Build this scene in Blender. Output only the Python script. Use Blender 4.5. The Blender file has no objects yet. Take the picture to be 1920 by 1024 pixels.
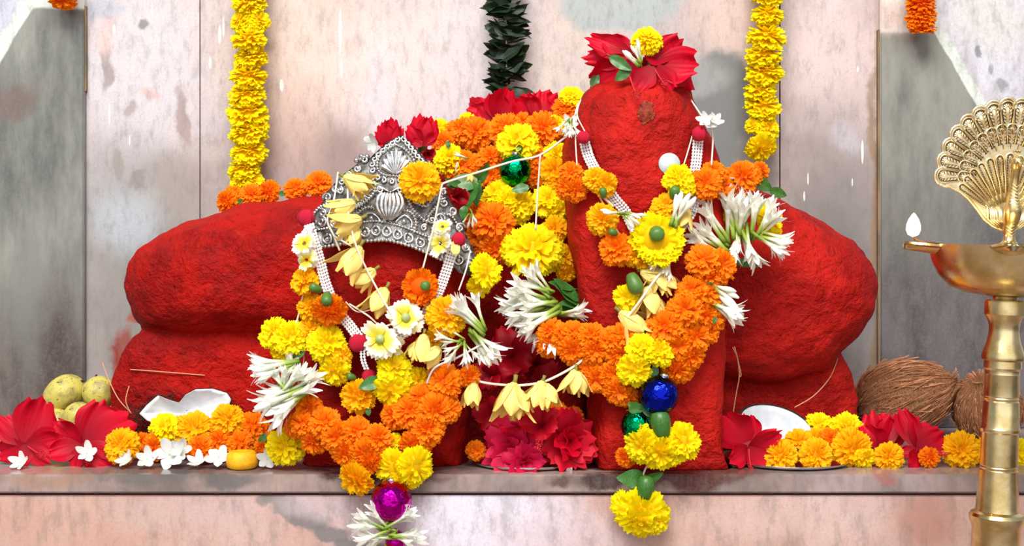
import bpy, bmesh, math, random
from mathutils import Vector, Matrix, Quaternion, noise
from mathutils.bvhtree import BVHTree

C = bpy.context.scene.collection
SC = bpy.context.scene
PI = math.pi
R = math.radians

# ------------------------------------------------------------------ camera, world, light, exposure
DIST, FOC, HZ, HC = 1.8, 2400.0, 480.0, 0.3075       # distance to the ledge edge, focal px, horizon row, eye height over ledge
cam_d = bpy.data.cameras.new('camera'); cam = bpy.data.objects.new('camera', cam_d); C.objects.link(cam)
cam.location = (0, -DIST, HC); cam.rotation_euler = (R(90), 0, 0)
cam_d.sensor_width = 36; cam_d.lens = 36 * FOC / 1920; cam_d.shift_y = -(512 - HZ) / 1920
cam_d.clip_start = .05; SC.camera = cam

w = bpy.data.worlds.new('sky'); SC.world = w; w.use_nodes = True
wn = w.node_tree; wn.nodes.clear()
wo = wn.nodes.new('ShaderNodeOutputWorld'); wb = wn.nodes.new('ShaderNodeBackground')
tc = wn.nodes.new('ShaderNodeTexCoord'); sp = wn.nodes.new('ShaderNodeSeparateXYZ'); cr = wn.nodes.new('ShaderNodeValToRGB')
wn.links.new(tc.outputs['Generated'], sp.inputs[0])
mr = wn.nodes.new('ShaderNodeMapRange'); mr.inputs[1].default_value = -1; mr.inputs[2].default_value = 1
wn.links.new(sp.outputs['Z'], mr.inputs[0]); wn.links.new(mr.outputs[0], cr.inputs[0])
e = cr.color_ramp.elements
e[0].position = .0; e[0].color = (.22, .19, .17, 1); e[1].position = 1; e[1].color = (.75, .78, .82, 1)
for p_, c_ in ((.44, (.30, .26, .23, 1)), (.52, (.95, .96, 1, 1)), (.75, (.95, .97, 1, 1))):
    q = e.new(p_); q.color = c_
# open front of the hall is bright, its sides and back are dim
neg = wn.nodes.new('ShaderNodeMapRange'); neg.interpolation_type = 'SMOOTHSTEP'
wn.links.new(sp.outputs['Y'], neg.inputs[0]); neg.inputs[1].default_value = -.45; neg.inputs[2].default_value = -.9; neg.inputs[3].default_value = .32; neg.inputs[4].default_value = 1.25
mul = wn.nodes.new('ShaderNodeVectorMath'); mul.operation = 'SCALE'; wn.links.new(cr.outputs[0], mul.inputs[0]); wn.links.new(neg.outputs[0], mul.inputs['Scale'])
wn.links.new(mul.outputs[0], wb.inputs[0]); wb.inputs[1].default_value = .95
wn.links.new(wb.outputs[0], wo.inputs[0])

def area(name, loc, target, sx, sy, power, col=(1, 1, 1)):
    l = bpy.data.lights.new(name, 'AREA'); l.shape = 'RECTANGLE'; l.size = sx; l.size_y = sy; l.energy = power; l.color = col
    o = bpy.data.objects.new(name, l); C.objects.link(o); o.location = loc
    o.rotation_euler = (Vector(target) - Vector(loc)).to_track_quat('-Z', 'Y').to_euler(); return o
area('doorway_daylight', (-.35, -2.3, 2.9), (0, .25, .2), 2.4, 1.4, 150, (1, .985, .96))

vs = SC.view_settings
SC.display_settings.display_device = 'sRGB'
vs.view_transform = 'Standard'; vs.look = 'None'; vs.gamma = 1; vs.use_curve_mapping = False; vs.exposure = .32

# ------------------------------------------------------------------ helpers
def at(px, py, Y):
    s = (DIST + Y) / FOC
    return Vector(((px - 960) * s, Y, (HZ - py) * s + HC))
def pxm(Y): return (DIST + Y) / FOC
def lin(c):
    return tuple(((v / 255) / 12.92 if v / 255 <= .04045 else ((v / 255 + .055) / 1.055) ** 2.4) for v in c) + (1,)

class MB:
    """collects geometry and links it as one mesh"""
    def __init__(s): s.v = []; s.f = []; s.m = []; s.t = []; s.r = []
    def add(s, p, t=0., r=.5): s.v.append(tuple(p)); s.t.append(t); s.r.append(r); return len(s.v) - 1
    def face(s, idx, m=0): s.f.append(tuple(idx)); s.m.append(m)
    def grid(s, fn, nu, nv, mat=0, r=.5, wrap=False):
        b = len(s.v)
        for j in range(nv + 1):
            for i in range(nu + (0 if wrap else 1)):
                q = fn(i / nu, j / nv); s.add(q[:3], q[3] if len(q) > 3 else j / nv, r)
        W_ = nu if wrap else nu + 1
        for j in range(nv):
            for i in range(nu):
                i2 = (i + 1) % W_
                s.face((b + j * W_ + i, b + j * W_ + i2, b + (j + 1) * W_ + i2, b + (j + 1) * W_ + i), mat)
    def tube(s, pts, rad, n=6, mat=0, t=None, r=.5):
        pts = [Vector(p) for p in pts]; k = len(pts); b = len(s.v)
        rad = rad if hasattr(rad, '__len__') else [rad] * k
        up = None
        for i, p in enumerate(pts):
            d = (pts[min(i + 1, k - 1)] - pts[max(i - 1, 0)])
            d = d.normalized() if d.length > 1e-9 else Vector((0, 0, 1))
            if up is None: up = d.orthogonal().normalized()
            up = (up - d * up.dot(d)); up = up.normalized() if up.length > 1e-6 else d.orthogonal().normalized()
            sd = d.cross(up)
            for a in range(n):
                q = a / n * 2 * PI
                s.add(p + (up * math.cos(q) + sd * math.sin(q)) * rad[i], i / max(1, k - 1) if t is None else t, r)
        for i in range(k - 1):
            for a in range(n):
                a2 = (a + 1) % n
                s.face((b + i * n + a, b + i * n + a2, b + (i + 1) * n + a2, b + (i + 1) * n + a), mat)
        s.face([b + a for a in range(n)][::-1], mat); s.face([b + (k - 1) * n + a for a in range(n)], mat)
    def ball(s, c, rad, nu=10, nv=7, mat=0, r=.5, t=None):
        rx, ry, rz = rad if hasattr(rad, '__len__') else (rad,) * 3
        def fn(u, v):
            a = u * 2 * PI; b_ = (v - .5) * PI * .998
            return (c[0] + rx * math.cos(a) * math.cos(b_), c[1] + ry * math.sin(a) * math.cos(b_), c[2] + rz * math.sin(b_), v if t is None else t)
        s.grid(fn, nu, nv, mat, r, True)
    def lathe(s, prof, n=32, mat=0, c=(0, 0, 0), r=.5):
        def fn(u, v):
            k = v * (len(prof) - 1); i = min(int(round(k)), len(prof) - 1); a = u * 2 * PI
            return (c[0] + prof[i][0] * math.cos(a), c[1] + prof[i][0] * math.sin(a), c[2] + prof[i][1])
        s.grid(fn, n, len(prof) - 1, mat, r, True)
    def box(s, lo, hi, mat=0):
        b = len(s.v)
        for x in (lo[0], hi[0]):
            for y in (lo[1], hi[1]):
                for z in (lo[2], hi[2]): s.add((x, y, z))
        for q in ((0, 1, 3, 2), (4, 6, 7, 5), (0, 4, 5, 1), (2, 3, 7, 6), (0, 2, 6, 4), (1, 5, 7, 3)): s.face([b + i for i in q], mat)
    def mesh(s, name, mats, smooth=True):
        me = bpy.data.meshes.new(name); me.from_pydata(s.v, [], s.f); me.update()
        for m in mats: me.materials.append(m)
        me.polygons.foreach_set('material_index', s.m)
        me.polygons.foreach_set('use_smooth', [smooth] * len(s.f))
        for nm, da in (('t', s.t), ('r', s.r)):
            a = me.attributes.new(nm, 'FLOAT', 'POINT'); a.data.foreach_set('value', da)
        return me
    def build(s, name, mats, parent=None, M=None, smooth=True, sharp=None):
        me = s.mesh(name, mats if isinstance(mats, (list, tuple)) else [mats], smooth)
        if sharp: me.set_sharp_from_angle(angle=R(sharp))
        return inst(name, me, M or Matrix(), parent)

WM = {}
def inst(name, me, M, parent=None, mat=None):
    o = bpy.data.objects.new(name, me); C.objects.link(o); WM[o.name] = M.copy()
    if parent is not None:
        o.parent = parent; o.matrix_local = WM[parent.name].inverted() @ M
    else: o.matrix_world = M
    if mat is not None:
        o.material_slots[0].link = 'OBJECT'; o.material_slots[0].material = mat
    return o
def tag(o, label, cat, group=None):
    o['label'] = label; o['category'] = cat
    if group: o['group'] = group
    return o
def thing(name, label, cat, loc=(0, 0, 0), group=None):
    return tag(inst(name, None, Matrix.Translation(Vector(loc))), label, cat, group)
def struct(o): o['kind'] = 'structure'; return o

def aim(loc, axis, s, roll=0., sz=None):
    """matrix with local Z along axis, local Y towards the viewer side as far as possible"""
    z = Vector(axis).normalized(); y = Vector((0, -1, .001)); y = y - z * y.dot(z)
    y = y.normalized() if y.length > .05 else (Vector((0, 0, 1)) - z * z.z).normalized()
    x = y.cross(z)
    m = Matrix((x, y, z)).transposed().to_4x4() @ Matrix.Rotation(roll, 4, 'Z')
    sc = Matrix.Diagonal((s, s, sz if sz else s, 1))
    return Matrix.Translation(Vector(loc)) @ m @ sc
def ang(a, tilt=0.):
    a = R(a); t = R(tilt)
    return Vector((math.cos(a) * math.cos(t), -math.sin(t), math.sin(a) * math.cos(t)))

# ------------------------------------------------------------------ materials
class NT:
    def __init__(s, name):
        s.mat = bpy.data.materials.new(name); s.mat.use_nodes = True; s.t = s.mat.node_tree
        s.b = s.t.nodes['Principled BSDF']; s.out = s.t.nodes['Material Output']
    def put(s, sock, v):
        if v is None: return
        if hasattr(v, 'is_output'): s.t.links.new(v, sock)
        else: sock.default_value = v
    def math(s, op, a, b=None, c=None, clamp=False):
        n = s.t.nodes.new('ShaderNodeMath'); n.operation = op; n.use_clamp = clamp
        s.put(n.inputs[0], a); s.put(n.inputs[1], b); s.put(n.inputs[2], c); return n.outputs[0]
    def mix(s, f, a, b):
        n = s.t.nodes.new('ShaderNodeMix'); n.data_type = 'RGBA'
        s.put(n.inputs[0], f); s.put(n.inputs[6], a); s.put(n.inputs[7], b); return n.outputs[2]
    def noise(s, vec=None, scale=5., detail=4., rough=.55, dist=0., scl3=None):
        if vec is None: vec = s.co()
        if scl3:
            m = s.t.nodes.new('ShaderNodeMapping'); m.inputs['Scale'].default_value = scl3; s.put(m.inputs[0], vec); vec = m.outputs[0]
        n = s.t.nodes.new('ShaderNodeTexNoise'); s.put(n.inputs['Vector'], vec)
        n.inputs['Scale'].default_value = scale; n.inputs['Detail'].default_value = detail
        n.inputs['Roughness'].default_value = rough; n.inputs['Distortion'].default_value = dist
        return n.outputs[0]
    def voro(s, scale, feature='F1', vec=None):
        n = s.t.nodes.new('ShaderNodeTexVoronoi'); n.feature = feature; n.inputs['Scale'].default_value = scale
        s.put(n.inputs['Vector'], vec if vec is not None else s.co()); return n.outputs[0]
    def co(s):
        if not hasattr(s, '_co'): s._co = s.t.nodes.new('ShaderNodeTexCoord').outputs['Object']
        return s._co
    def attr(s, nm):
        n = s.t.nodes.new('ShaderNodeAttribute'); n.attribute_name = nm; return n.outputs['Fac']
    def ramp(s, f, a, b, lo=0., hi=1.):
        n = s.t.nodes.new('ShaderNodeMapRange'); n.interpolation_type = 'SMOOTHSTEP'
        s.put(n.inputs[0], f); n.inputs[1].default_value = a; n.inputs[2].default_value = b
        n.inputs[3].default_value = lo; n.inputs[4].default_value = hi; return n.outputs[0]
    def colors(s, f, stops):
        n = s.t.nodes.new('ShaderNodeValToRGB'); s.put(n.inputs[0], f); e = n.color_ramp.elements
        e[0].position, e[0].color = stops[0]; e[1].position, e[1].color = stops[-1]
        for p, c in stops[1:-1]: q = e.new(p); q.color = c
        return n.outputs[0]
    def bump(s, h, strength=.3, dist=.005):
        n = s.t.nodes.new('ShaderNodeBump'); s.put(n.inputs['Height'], h); n.inputs['Strength'].default_value = strength
        n.inputs['Distance'].default_value = dist; s.t.links.new(n.outputs[0], s.b.inputs['Normal'])
    def fin(s, col=None, rough=.5, metal=0., spec=None):
        s.put(s.b.inputs['Base Color'], col); s.put(s.b.inputs['Roughness'], rough); s.put(s.b.inputs['Metallic'], metal)
        if spec is not None: s.b.inputs['Specular IOR Level'].default_value = spec
        return s.mat
    def translucent(s, col, f):
        t = s.t.nodes.new('ShaderNodeBsdfTranslucent'); s.put(t.inputs[0], col)
        m = s.t.nodes.new('ShaderNodeMixShader'); m.inputs[0].default_value = f
        s.t.links.new(s.b.outputs[0], m.inputs[1]); s.t.links.new(t.outputs[0], m.inputs[2]); s.t.links.new(m.outputs[0], s.out.inputs[0])

def petal_mat(name, base, tip, dark, tr=.3, rough=.65):
    n = NT(name); c = n.mix(n.attr('t'), lin(base), lin(tip))
    c = n.mix(n.ramp(n.attr('r'), 0, 1, 0, .55), c, lin(dark))
    n.translucent(c, tr); return n.fin(c, rough, 0, .2)
def plain(name, c, rough=.5, metal=0., var=None, scale=40., bumpy=0., spec=None):
    n = NT(name); col = lin(c)
    if var: col = n.mix(n.ramp(n.noise(None, scale, 4), .35, .68), lin(c), lin(var))
    if bumpy: n.bump(n.noise(None, scale * 2, 5), bumpy, .003)
    return n.fin(col, rough, metal, spec)

M = {}
M['y'] = petal_mat('marigold_yellow', (252, 184, 0), (255, 248, 0), (255, 226, 0))
M['a'] = petal_mat('marigold_amber', (252, 160, 0), (255, 206, 0), (255, 182, 0))
M['o'] = petal_mat('marigold_orange', (242, 84, 0), (255, 154, 0), (252, 116, 0))
M['red'] = petal_mat('hibiscus_red', (140, 0, 24), (226, 10, 46), (196, 4, 36), .25, .5)
M['dred'] = petal_mat('hibiscus_dark_red', (120, 0, 18), (185, 8, 32), (160, 4, 26), .2, .5)
M['mag'] = petal_mat('double_magenta', (170, 5, 45), (232, 30, 85), (215, 20, 65), .25, .5)
M['stam'] = plain('stamen_red', (205, 25, 40), .6)
M['white'] = petal_mat('white_petal', (212, 216, 206), (238, 239, 237), (226, 229, 224), .25, .5)
n = NT('tuberose'); c = n.colors(n.attr('t'), [(0, lin((120, 150, 40))), (.24, lin((178, 202, 90))), (.38, lin((242, 246, 222))), (1, lin((255, 255, 252)))])
n.translucent(c, .3); M['tube'] = n.fin(c, .5, 0, .3)
n = NT('champa'); c = n.colors(n.attr('t'), [(0, lin((150, 140, 60))), (.1, lin((240, 226, 130))), (.35, lin((252, 232, 140))), (1, lin((248, 212, 110)))])
n.translucent(c, .2); M['champa'] = n.fin(c, .45, 0, .3)
n = NT('pale_petal'); c = n.colors(n.attr('t'), [(0, lin((235, 215, 30))), (.45, lin((250, 240, 90))), (.75, lin((255, 252, 215))), (1, lin((255, 255, 250)))])
n.translucent(c, .25); M['pale'] = n.fin(c, .5, 0, .3)
M['green'] = plain('calyx_green', (62, 105, 35), .42, 0, (95, 135, 55), 60)
M['pgreen'] = plain('pale_green', (150, 165, 95), .5, 0, (185, 195, 130), 300)
M['leaf'] = plain('leaf_green', (45, 92, 30), .38, 0, (70, 125, 48), 30)
M['dleaf'] = plain('dark_leaf', (13, 32, 10), .55, 0, (24, 50, 18), 25)
M['thread'] = plain('cotton_thread', (238, 226, 205), .8)
M['pearl'] = plain('pearl_beads', (246, 244, 246), .25, 0, None, 40, 0, .6)
M['yarn'] = plain('red_yarn', (242, 14, 70), .9, 0, (170, 5, 30), 400, .6)
M['straw'] = plain('coir_straw', (205, 150, 110), .8)
M['brass'] = None

def bauble_mat(name, c):
    n = NT(name); n.bump(n.noise(None, 2.2, 2, .5), .45, .009); return n.fin(lin(c), .10, 1.)
M['bg'] = bauble_mat('bauble_green', (0, 150, 85)); M['bb'] = bauble_mat('bauble_blue', (18, 32, 175)); M['bm'] = bauble_mat('bauble_magenta', (185, 5, 150))

n = NT('brass')
c = n.mix(n.ramp(n.noise(None, 30, 5), .35, .7), lin((236, 216, 164)), lin((204, 174, 110)))
n.bump(n.noise(None, 220, 3), .08, .001); M['brass'] = n.fin(c, n.ramp(n.noise(None, 18, 4), .3, .7, .2, .36), 1.)
n = NT('pale_brass'); M['pbrass'] = n.fin(n.mix(n.ramp(n.noise(None, 60, 4), .35, .7), lin((250, 238, 200)), lin((226, 206, 158))), .34, .9)
n = NT('brass_recess'); M['dbrass'] = n.fin(n.mix(n.noise(None, 60, 4), lin((120, 96, 52)), lin((80, 60, 28))), .5, .85)
n = NT('silver'); M['silver'] = n.fin(n.mix(n.ramp(n.noise(None, 120, 4), .3, .7), lin((232, 232, 230)), lin((178, 178, 178))), .26, 1.)
n = NT('oxidised_silver'); M['dsilver'] = n.fin(n.mix(n.ramp(n.noise(None, 90, 4), .35, .65), lin((150, 148, 145)), lin((76, 74, 73))), .42, .85)
M['steel'] = plain('steel', (200, 200, 202), .18, 1.)
M['coin'] = plain('foil_disc', (186, 200, 206), .4, .15, (205, 214, 218), 120)
M['flesh'] = plain('coconut_flesh', (228, 235, 240), .35, 0, (212, 222, 230), 60)
M['shell'] = plain('coconut_shell', (70, 45, 30), .8, 0, (38, 24, 17), 90, .6)
M['peda'] = plain('yellow_sweet', (255, 190, 10), .6, 0, (246, 165, 8), 120, .15)
n = NT('coir'); f = n.noise(None, 9, 6, .7, 0, (1, 1, 9)); g = n.noise(None, 60, 4, .7, 0, (.18, 1, 1))
c = n.colors(g, [(.34, lin((128, 72, 40))), (.48, lin((222, 146, 96))), (.62, lin((250, 200, 152)))])
n.bump(g, .9, .02); M['coir'] = n.fin(c, .9, 0, .1); M['coirf'] = plain('coir_fibre', (226, 158, 112), .9, 0, (176, 112, 72), 3)
n = NT('mango_skin'); c = n.mix(n.ramp(n.noise(None, 1.6, 6, .65), .42, .66), lin((206, 192, 92)), lin((158, 144, 82)))
c = n.mix(n.ramp(n.noise(None, 4.5, 3, .6), .62, .68), c, lin((64, 60, 42))); n.bump(n.noise(None, 3, 4), .15, .006); M['mango'] = n.fin(c, .5)
n = NT('flame'); em = n.t.nodes.new('ShaderNodeEmission'); em.inputs[1].default_value = 2.2
n.put(em.inputs[0], n.colors(n.attr('t'), [(0, (1, .35, .2, 1)), (.3, (1, .8, .7, 1)), (1, (1, .6, .45, 1))])); n.t.links.new(em.outputs[0], n.out.inputs[0]); M['flame'] = n.mat
M['wick'] = plain('wick', (40, 30, 25), .9)

def stone_mat(name, hi, mid, lo):
    n = NT(name); co = n.co()
    a = n.noise(co, 7, 6, .62); b = n.noise(co, 38, 5, .65, .4)
    c = n.mix(n.ramp(a, .40, .58), lin(mid), lin(hi)); c = n.mix(n.ramp(n.noise(co, 3.2, 5, .6), .57, .72, 0, .8), c, lin(lo))
    c = n.mix(n.ramp(b, .6, .78, 0, .6), c, lin(lo)); c = n.mix(n.ramp(n.noise(co, 85, 4, .65), .58, .72, 0, .6), c, lin(lo)); c = n.mix(n.ramp(n.noise(co, 60, 4, .65), .62, .76, 0, .35), c, lin((222, 54, 32)))
    h = n.math('ADD', n.math('MULTIPLY', b, 1.), n.math('MULTIPLY', n.noise(co, 130, 4, .6), .4))
    n.bump(h, .85, .012); return n.fin(c, n.ramp(a, .3, .7, .5, .68), 0, .14)
M['sindoor'] = stone_mat('vermilion_paste', (176, 17, 8), (136, 9, 5), (60, 4, 4))
M['sindoor2'] = stone_mat('vermilion_paste_bright', (190, 28, 20), (156, 15, 10), (78, 5, 5))

# ---- marble: colours laid out in the slab's own plane
def marble(name, Y, base, base2, patches=(), drips=(), special=None, rough=.22, streak=.5):
    n = NT(name); co = n.co(); s = pxm(Y)
    sep = n.t.nodes.new('ShaderNodeSeparateXYZ'); n.put(sep.inputs[0], co)
    px = n.math('MULTIPLY_ADD', sep.outputs[0], 1 / s, 960.); py = n.math('MULTIPLY_ADD', sep.outputs[2], -1 / s, HZ + HC / s)
    w1 = n.math('MULTIPLY', n.math('SUBTRACT', n.noise(co, 9, 5, .6), .5), 90.); w2 = n.math('MULTIPLY', n.math('SUBTRACT', n.noise(co, 8.3, 5, .6, 0, (1, 1.3, 1)), .5), 110.)
    wx = n.math('ADD', px, w1); wy = n.math('ADD', py, w2)
    c = n.mix(n.ramp(n.noise(co, 5, 6, .62, .3), .36, .66), lin(base), lin(base2))
    c = n.mix(n.ramp(n.noise(co, 14, 6, .65, 0, (1, 1, .22)), .45, .75, 0, streak), c, lin([v * .80 for v in base2]))
    c = n.mix(n.ramp(n.noise(co, 22, 6, .65, 0, (1, 1, .3)), .55, .8, 0, streak * .8), c, lin([min(255, v * 1.13) for v in base]))
    c = n.mix(n.ramp(n.noise(co, 3.1, 5, .6, 0, (1, 1, .8)), .48, .66, 0, .75), c, lin([base[0] * .92, base[1] * .97, base[2] * 1.05]))
    c = n.mix(n.ramp(n.noise(co, 30, 6, .7, .2, (1, 1, .5)), .5, .72, 0, .5), c, lin([v * .74 for v in base2]))
    if special: c = special(n, c, px, py, wx, wy, co)
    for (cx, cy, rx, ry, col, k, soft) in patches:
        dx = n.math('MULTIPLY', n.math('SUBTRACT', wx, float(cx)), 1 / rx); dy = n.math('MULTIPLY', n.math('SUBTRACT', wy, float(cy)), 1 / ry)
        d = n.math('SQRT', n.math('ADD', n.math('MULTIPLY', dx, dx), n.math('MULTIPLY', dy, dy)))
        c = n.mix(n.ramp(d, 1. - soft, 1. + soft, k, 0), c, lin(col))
    for (cx, cy, rx, ry) in drips:
        dx = n.math('MULTIPLY', n.math('SUBTRACT', px, float(cx)), 1 / rx); dy = n.math('MULTIPLY', n.math('SUBTRACT', py, float(cy)), 1 / ry)
        d = n.math('ADD', n.math('MULTIPLY', dx, dx), n.math('MULTIPLY', dy, dy))
        c = n.mix(n.ramp(d, .6, 1.1, .9, 0), c, lin((245, 243, 240)))
    c = n.mix(n.ramp(n.noise(co, 60, 5, .7, 0, (1, 1, .4)), .45, .7, 0, .38), c, lin((118, 112, 108))); c = n.mix(n.ramp(n.noise(co, 240, 2, .7), .4, .8, 0, .25), c, lin((140, 128, 122)))
    n.bump(n.noise(co, 45, 5), .05, .003); return n.fin(c, rough, 0, .4)

def vein_right(n, c, px, py, wx, wy, co):
    """dark grey bed bounded by a flat top and a slanting pale vein"""
    x = n.math('MULTIPLY_ADD', n.math('SUBTRACT', wx, px), .16, px); y = n.math('MULTIPLY_ADD', n.math('SUBTRACT', wy, py), .16, py)
    d1 = n.math('SUBTRACT', y, 60.); d2 = n.math('SUBTRACT', y, n.math('MULTIPLY_ADD', x, 1.75, 62 - 1.75 * 1752))
    d = n.math('MINIMUM', d1, n.math('MULTIPLY', d2, .5))
    dark = n.mix(n.ramp(n.noise(co, 11, 6, .65, 0, (1, 1, .3)), .35, .7), lin((142, 143, 132)), lin((86, 87, 84)))
    dark = n.mix(n.ramp(py, 250, 640), dark, n.mix(n.ramp(n.noise(co, 12, 5, .6, 0, (1, 1, .3)), .35, .65), lin((104, 98, 100)), lin((54, 46, 50))))
    c = n.mix(n.ramp(d2, -46, -30), c, lin((214, 222, 212))); c = n.mix(n.ramp(n.math('MINIMUM', d1, d2), -4, 4), c, dark)
    return c
def vein_left(n, c, px, py, wx, wy, co):
    x = n.math('MULTIPLY_ADD', n.math('SUBTRACT', wx, px), .16, px); y = n.math('MULTIPLY_ADD', n.math('SUBTRACT', wy, py), .16, py)
    d1 = n.math('SUBTRACT', y, 14.); d2 = n.math('SUBTRACT', y, n.math('MULTIPLY_ADD', x, -1.75, 120.))
    dark = n.mix(n.ramp(n.noise(co, 8, 6, .65, 0, (1, 1, .3)), .35, .7), lin((150, 152, 142)), lin((84, 88, 84)))
    dark = n.mix(n.ramp(py, 420, 760), dark, n.mix(n.ramp(n.noise(co, 12, 5, .6, 0, (1, 1, .3)), .35, .65), lin((122, 110, 104)), lin((62, 48, 44))))
    c = n.mix(n.ramp(d2, -60, -36), c, lin((214, 222, 212))); c = n.mix(n.ramp(n.math('MINIMUM', d1, d2), -4, 4), c, dark)
    return c

WY, SY = .50, .485
M['wall'] = marble('pink_marble', WY, (210, 194, 190), (180, 162, 156), [
    (250, 130, 130, 170, (208, 202, 206), .85, .5), (230, 380, 130, 110, (172, 168, 170), .8, .6), (300, 560, 180, 230, (140, 136, 130), .9, .6), (240, 660, 16, 40, (150, 44, 24), .8, .3), (246, 600, 14, 10, (168, 60, 34), .8, .4), (228, 690, 12, 50, (140, 40, 24), .7, .4),
    (330, 360, 70, 60, (160, 146, 138), .7, .6), (240, 420, 60, 60, (190, 200, 208), .6, .6),
    (198, 130, 13, 42, (150, 138, 132), .8, .3), (266, 48, 9, 14, (120, 116, 112), .8, .4), (242, 213, 9, 20, (150, 138, 132), .7, .4), (342, 220, 14, 52, (158, 136, 130), .8, .3),
    (224, 305, 10, 28, (150, 138, 130), .7, .4), (254, 337, 14, 14, (140, 128, 122), .7, .4), (278, 173, 16, 9, (206, 170, 162), .7, .5), (200, 62, 18, 44, (222, 190, 186), .8, .4), (186, 14, 36, 16, (178, 186, 196), .8, .5),
    (620, 90, 170, 120, (226, 202, 186), .7, .7), (640, 320, 150, 80, (150, 128, 120), .85, .7), (820, 120, 150, 150, (224, 208, 204), .6, .7), (1050, 120, 90, 130, (214, 196, 182), .6, .7),
    (720, 200, 30, 110, (214, 206, 212), .6, .6), (880, 60, 60, 70, (206, 198, 196), .6, .6), (560, 230, 60, 90, (200, 168, 156), .6, .6),
    (1175, 0, 112, 60, (168, 176, 174), .95, .16), (1360, 40, 60, 60, (218, 192, 182), .6, .6), (1350, 250, 70, 158, (116, 120, 118), 1., .1), (1425, 310, 42, 190, (132, 132, 130), .95, .2), (1310, 140, 50, 30, (160, 160, 158), .7, .4),
    (1560, 120, 110, 130, (216, 196, 192), .8, .6), (1560, 320, 110, 130, (156, 144, 140), .85, .6), (1570, 540, 110, 190, (118, 114, 112), .95, .6), (1520, 270, 26, 26, (150, 136, 132), .5, .5), (1590, 250, 30, 30, (196, 190, 200), .6, .6),
    (1644, 400, 9, 330, (150, 122, 92), .85, .5)],
    [(638, 60, 2.6, 46), (640, 130, 2.2, 18), (412, 65, 3, 18), (419, 50, 2, 20), (394, 118, 2.5, 12), (528, 160, 4, 12), (214, 55, 3, 10), (285, 18, 1.6, 14), (205, 215, 1.5, 22), (243, 263, 1.5, 10), (1617, 285, 2.6, 24), (1508, 368, 2, 10), (1515, 335, 1.6, 12), (1598, 342, 1.5, 8), (1608, 130, 2, 6), (982, 108, 1.6, 10)])
M['wall_r'] = marble('grey_marble_right', SY, (214, 212, 222), (196, 190, 192), [(1640, 20, 90, 40, (212, 188, 178), .8, .5), (1860, 40, 70, 50, (206, 202, 192), .7, .6), (1826, 98, 6, 7, (120, 128, 136), .8, .4), (1858, 118, 6, 8, (130, 134, 140), .7, .4), (1875, 152, 9, 13, (126, 126, 130), .7, .4), (1727, 90, 14, 26, (104, 100, 94), .7, .5)], (), vein_right)
M['wall_l'] = marble('grey_marble_left', SY, (206, 206, 214), (196, 190, 196), [(30, 185, 36, 34, (110, 92, 84), .75, .5), (110, 690, 50, 130, (66, 50, 46), .8, .7), (60, 560, 30, 140, (128, 128, 124), .6, .7)], (), vein_left)
M['riser'] = marble('pink_riser', .006, (214, 178, 164), (200, 158, 146), [(120, 990, 180, 60, (206, 160, 140), .6, .6), (890, 985, 200, 90, (230, 222, 234), .95, .6), (505, 938, 30, 12, (128, 122, 120), .9, .25), (540, 955, 32, 15, (128, 122, 120), .9, .25), (578, 973, 34, 16, (124, 120, 120), .9, .25), (616, 991, 34, 16, (124, 120, 120), .9, .25), (654, 1010, 34, 16, (120, 116, 116), .9, .25), (690, 1028, 34, 16, (120, 116, 116), .9, .25), (600, 950, 80, 20, (196, 180, 184), .7, .5), (330, 960, 140, 40, (206, 178, 172), .6, .6),
    (1480, 960, 200, 50, (216, 186, 178), .6, .6), (1740, 980, 60, 60, (176, 128, 114), .8, .6), (1060, 1010, 120, 40, (214, 190, 192), .6, .6), (1180, 950, 60, 30, (200, 150, 136), .6, .6)], (), None, .25)
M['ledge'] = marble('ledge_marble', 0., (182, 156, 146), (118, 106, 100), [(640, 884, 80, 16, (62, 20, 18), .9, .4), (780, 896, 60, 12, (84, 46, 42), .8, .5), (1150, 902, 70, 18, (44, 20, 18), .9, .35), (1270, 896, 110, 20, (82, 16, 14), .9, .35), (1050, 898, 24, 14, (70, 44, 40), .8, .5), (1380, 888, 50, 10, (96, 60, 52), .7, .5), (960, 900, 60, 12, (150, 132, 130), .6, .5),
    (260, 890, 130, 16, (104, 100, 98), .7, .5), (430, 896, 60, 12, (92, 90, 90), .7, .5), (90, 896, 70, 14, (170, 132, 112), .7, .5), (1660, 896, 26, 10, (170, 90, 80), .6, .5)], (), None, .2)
M['grout'] = plain('dark_joint', (78, 34, 30), .9)
M['floor'] = plain('floor_stone', (150, 130, 120), .4, 0, (120, 104, 96), 6)
M['rust'] = plain('stained_joint', (150, 124, 92), .8, 0, (110, 96, 76), 14)

# ------------------------------------------------------------------ setting
def slab(name, lo, hi, mats, bev=.003):
    bm = bmesh.new(); bmesh.ops.create_cube(bm, size=1)
    for v in bm.verts: v.co = Vector([lo[i] + (v.co[i] + .5) * (hi[i] - lo[i]) for i in range(3)])
    bmesh.ops.bevel(bm, geom=bm.edges[:], offset=bev, segments=2, affect='EDGES')
    me = bpy.data.meshes.new(name); bm.to_mesh(me); bm.free(); me.materials.append(mats)
    return struct(inst(name, me, Matrix()))
def wx_(px, Y): return at(px, 0, Y).x
ZT = .85
wb_ = MB()
for a, b in ((155, 374), (376, 1461), (1463.5, 1652)): wb_.box((wx_(a, WY), WY, 0), (wx_(b, WY), WY + .03, ZT))
wb_.box((wx_(150, WY), WY + .004, 0), (wx_(1660, WY), WY + .05, ZT), 1)
struct(wb_.build('wall_back', [M['wall'], M['grout']], smooth=False))
slab('wall_left', (-1.6, SY, 0), (wx_(157, SY), SY + .06, ZT), M['wall_l'], .002)
slab('wall_right', (wx_(1651, SY), SY, 0), (1.6, SY + .06, ZT), M['wall_r'], .002)
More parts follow.
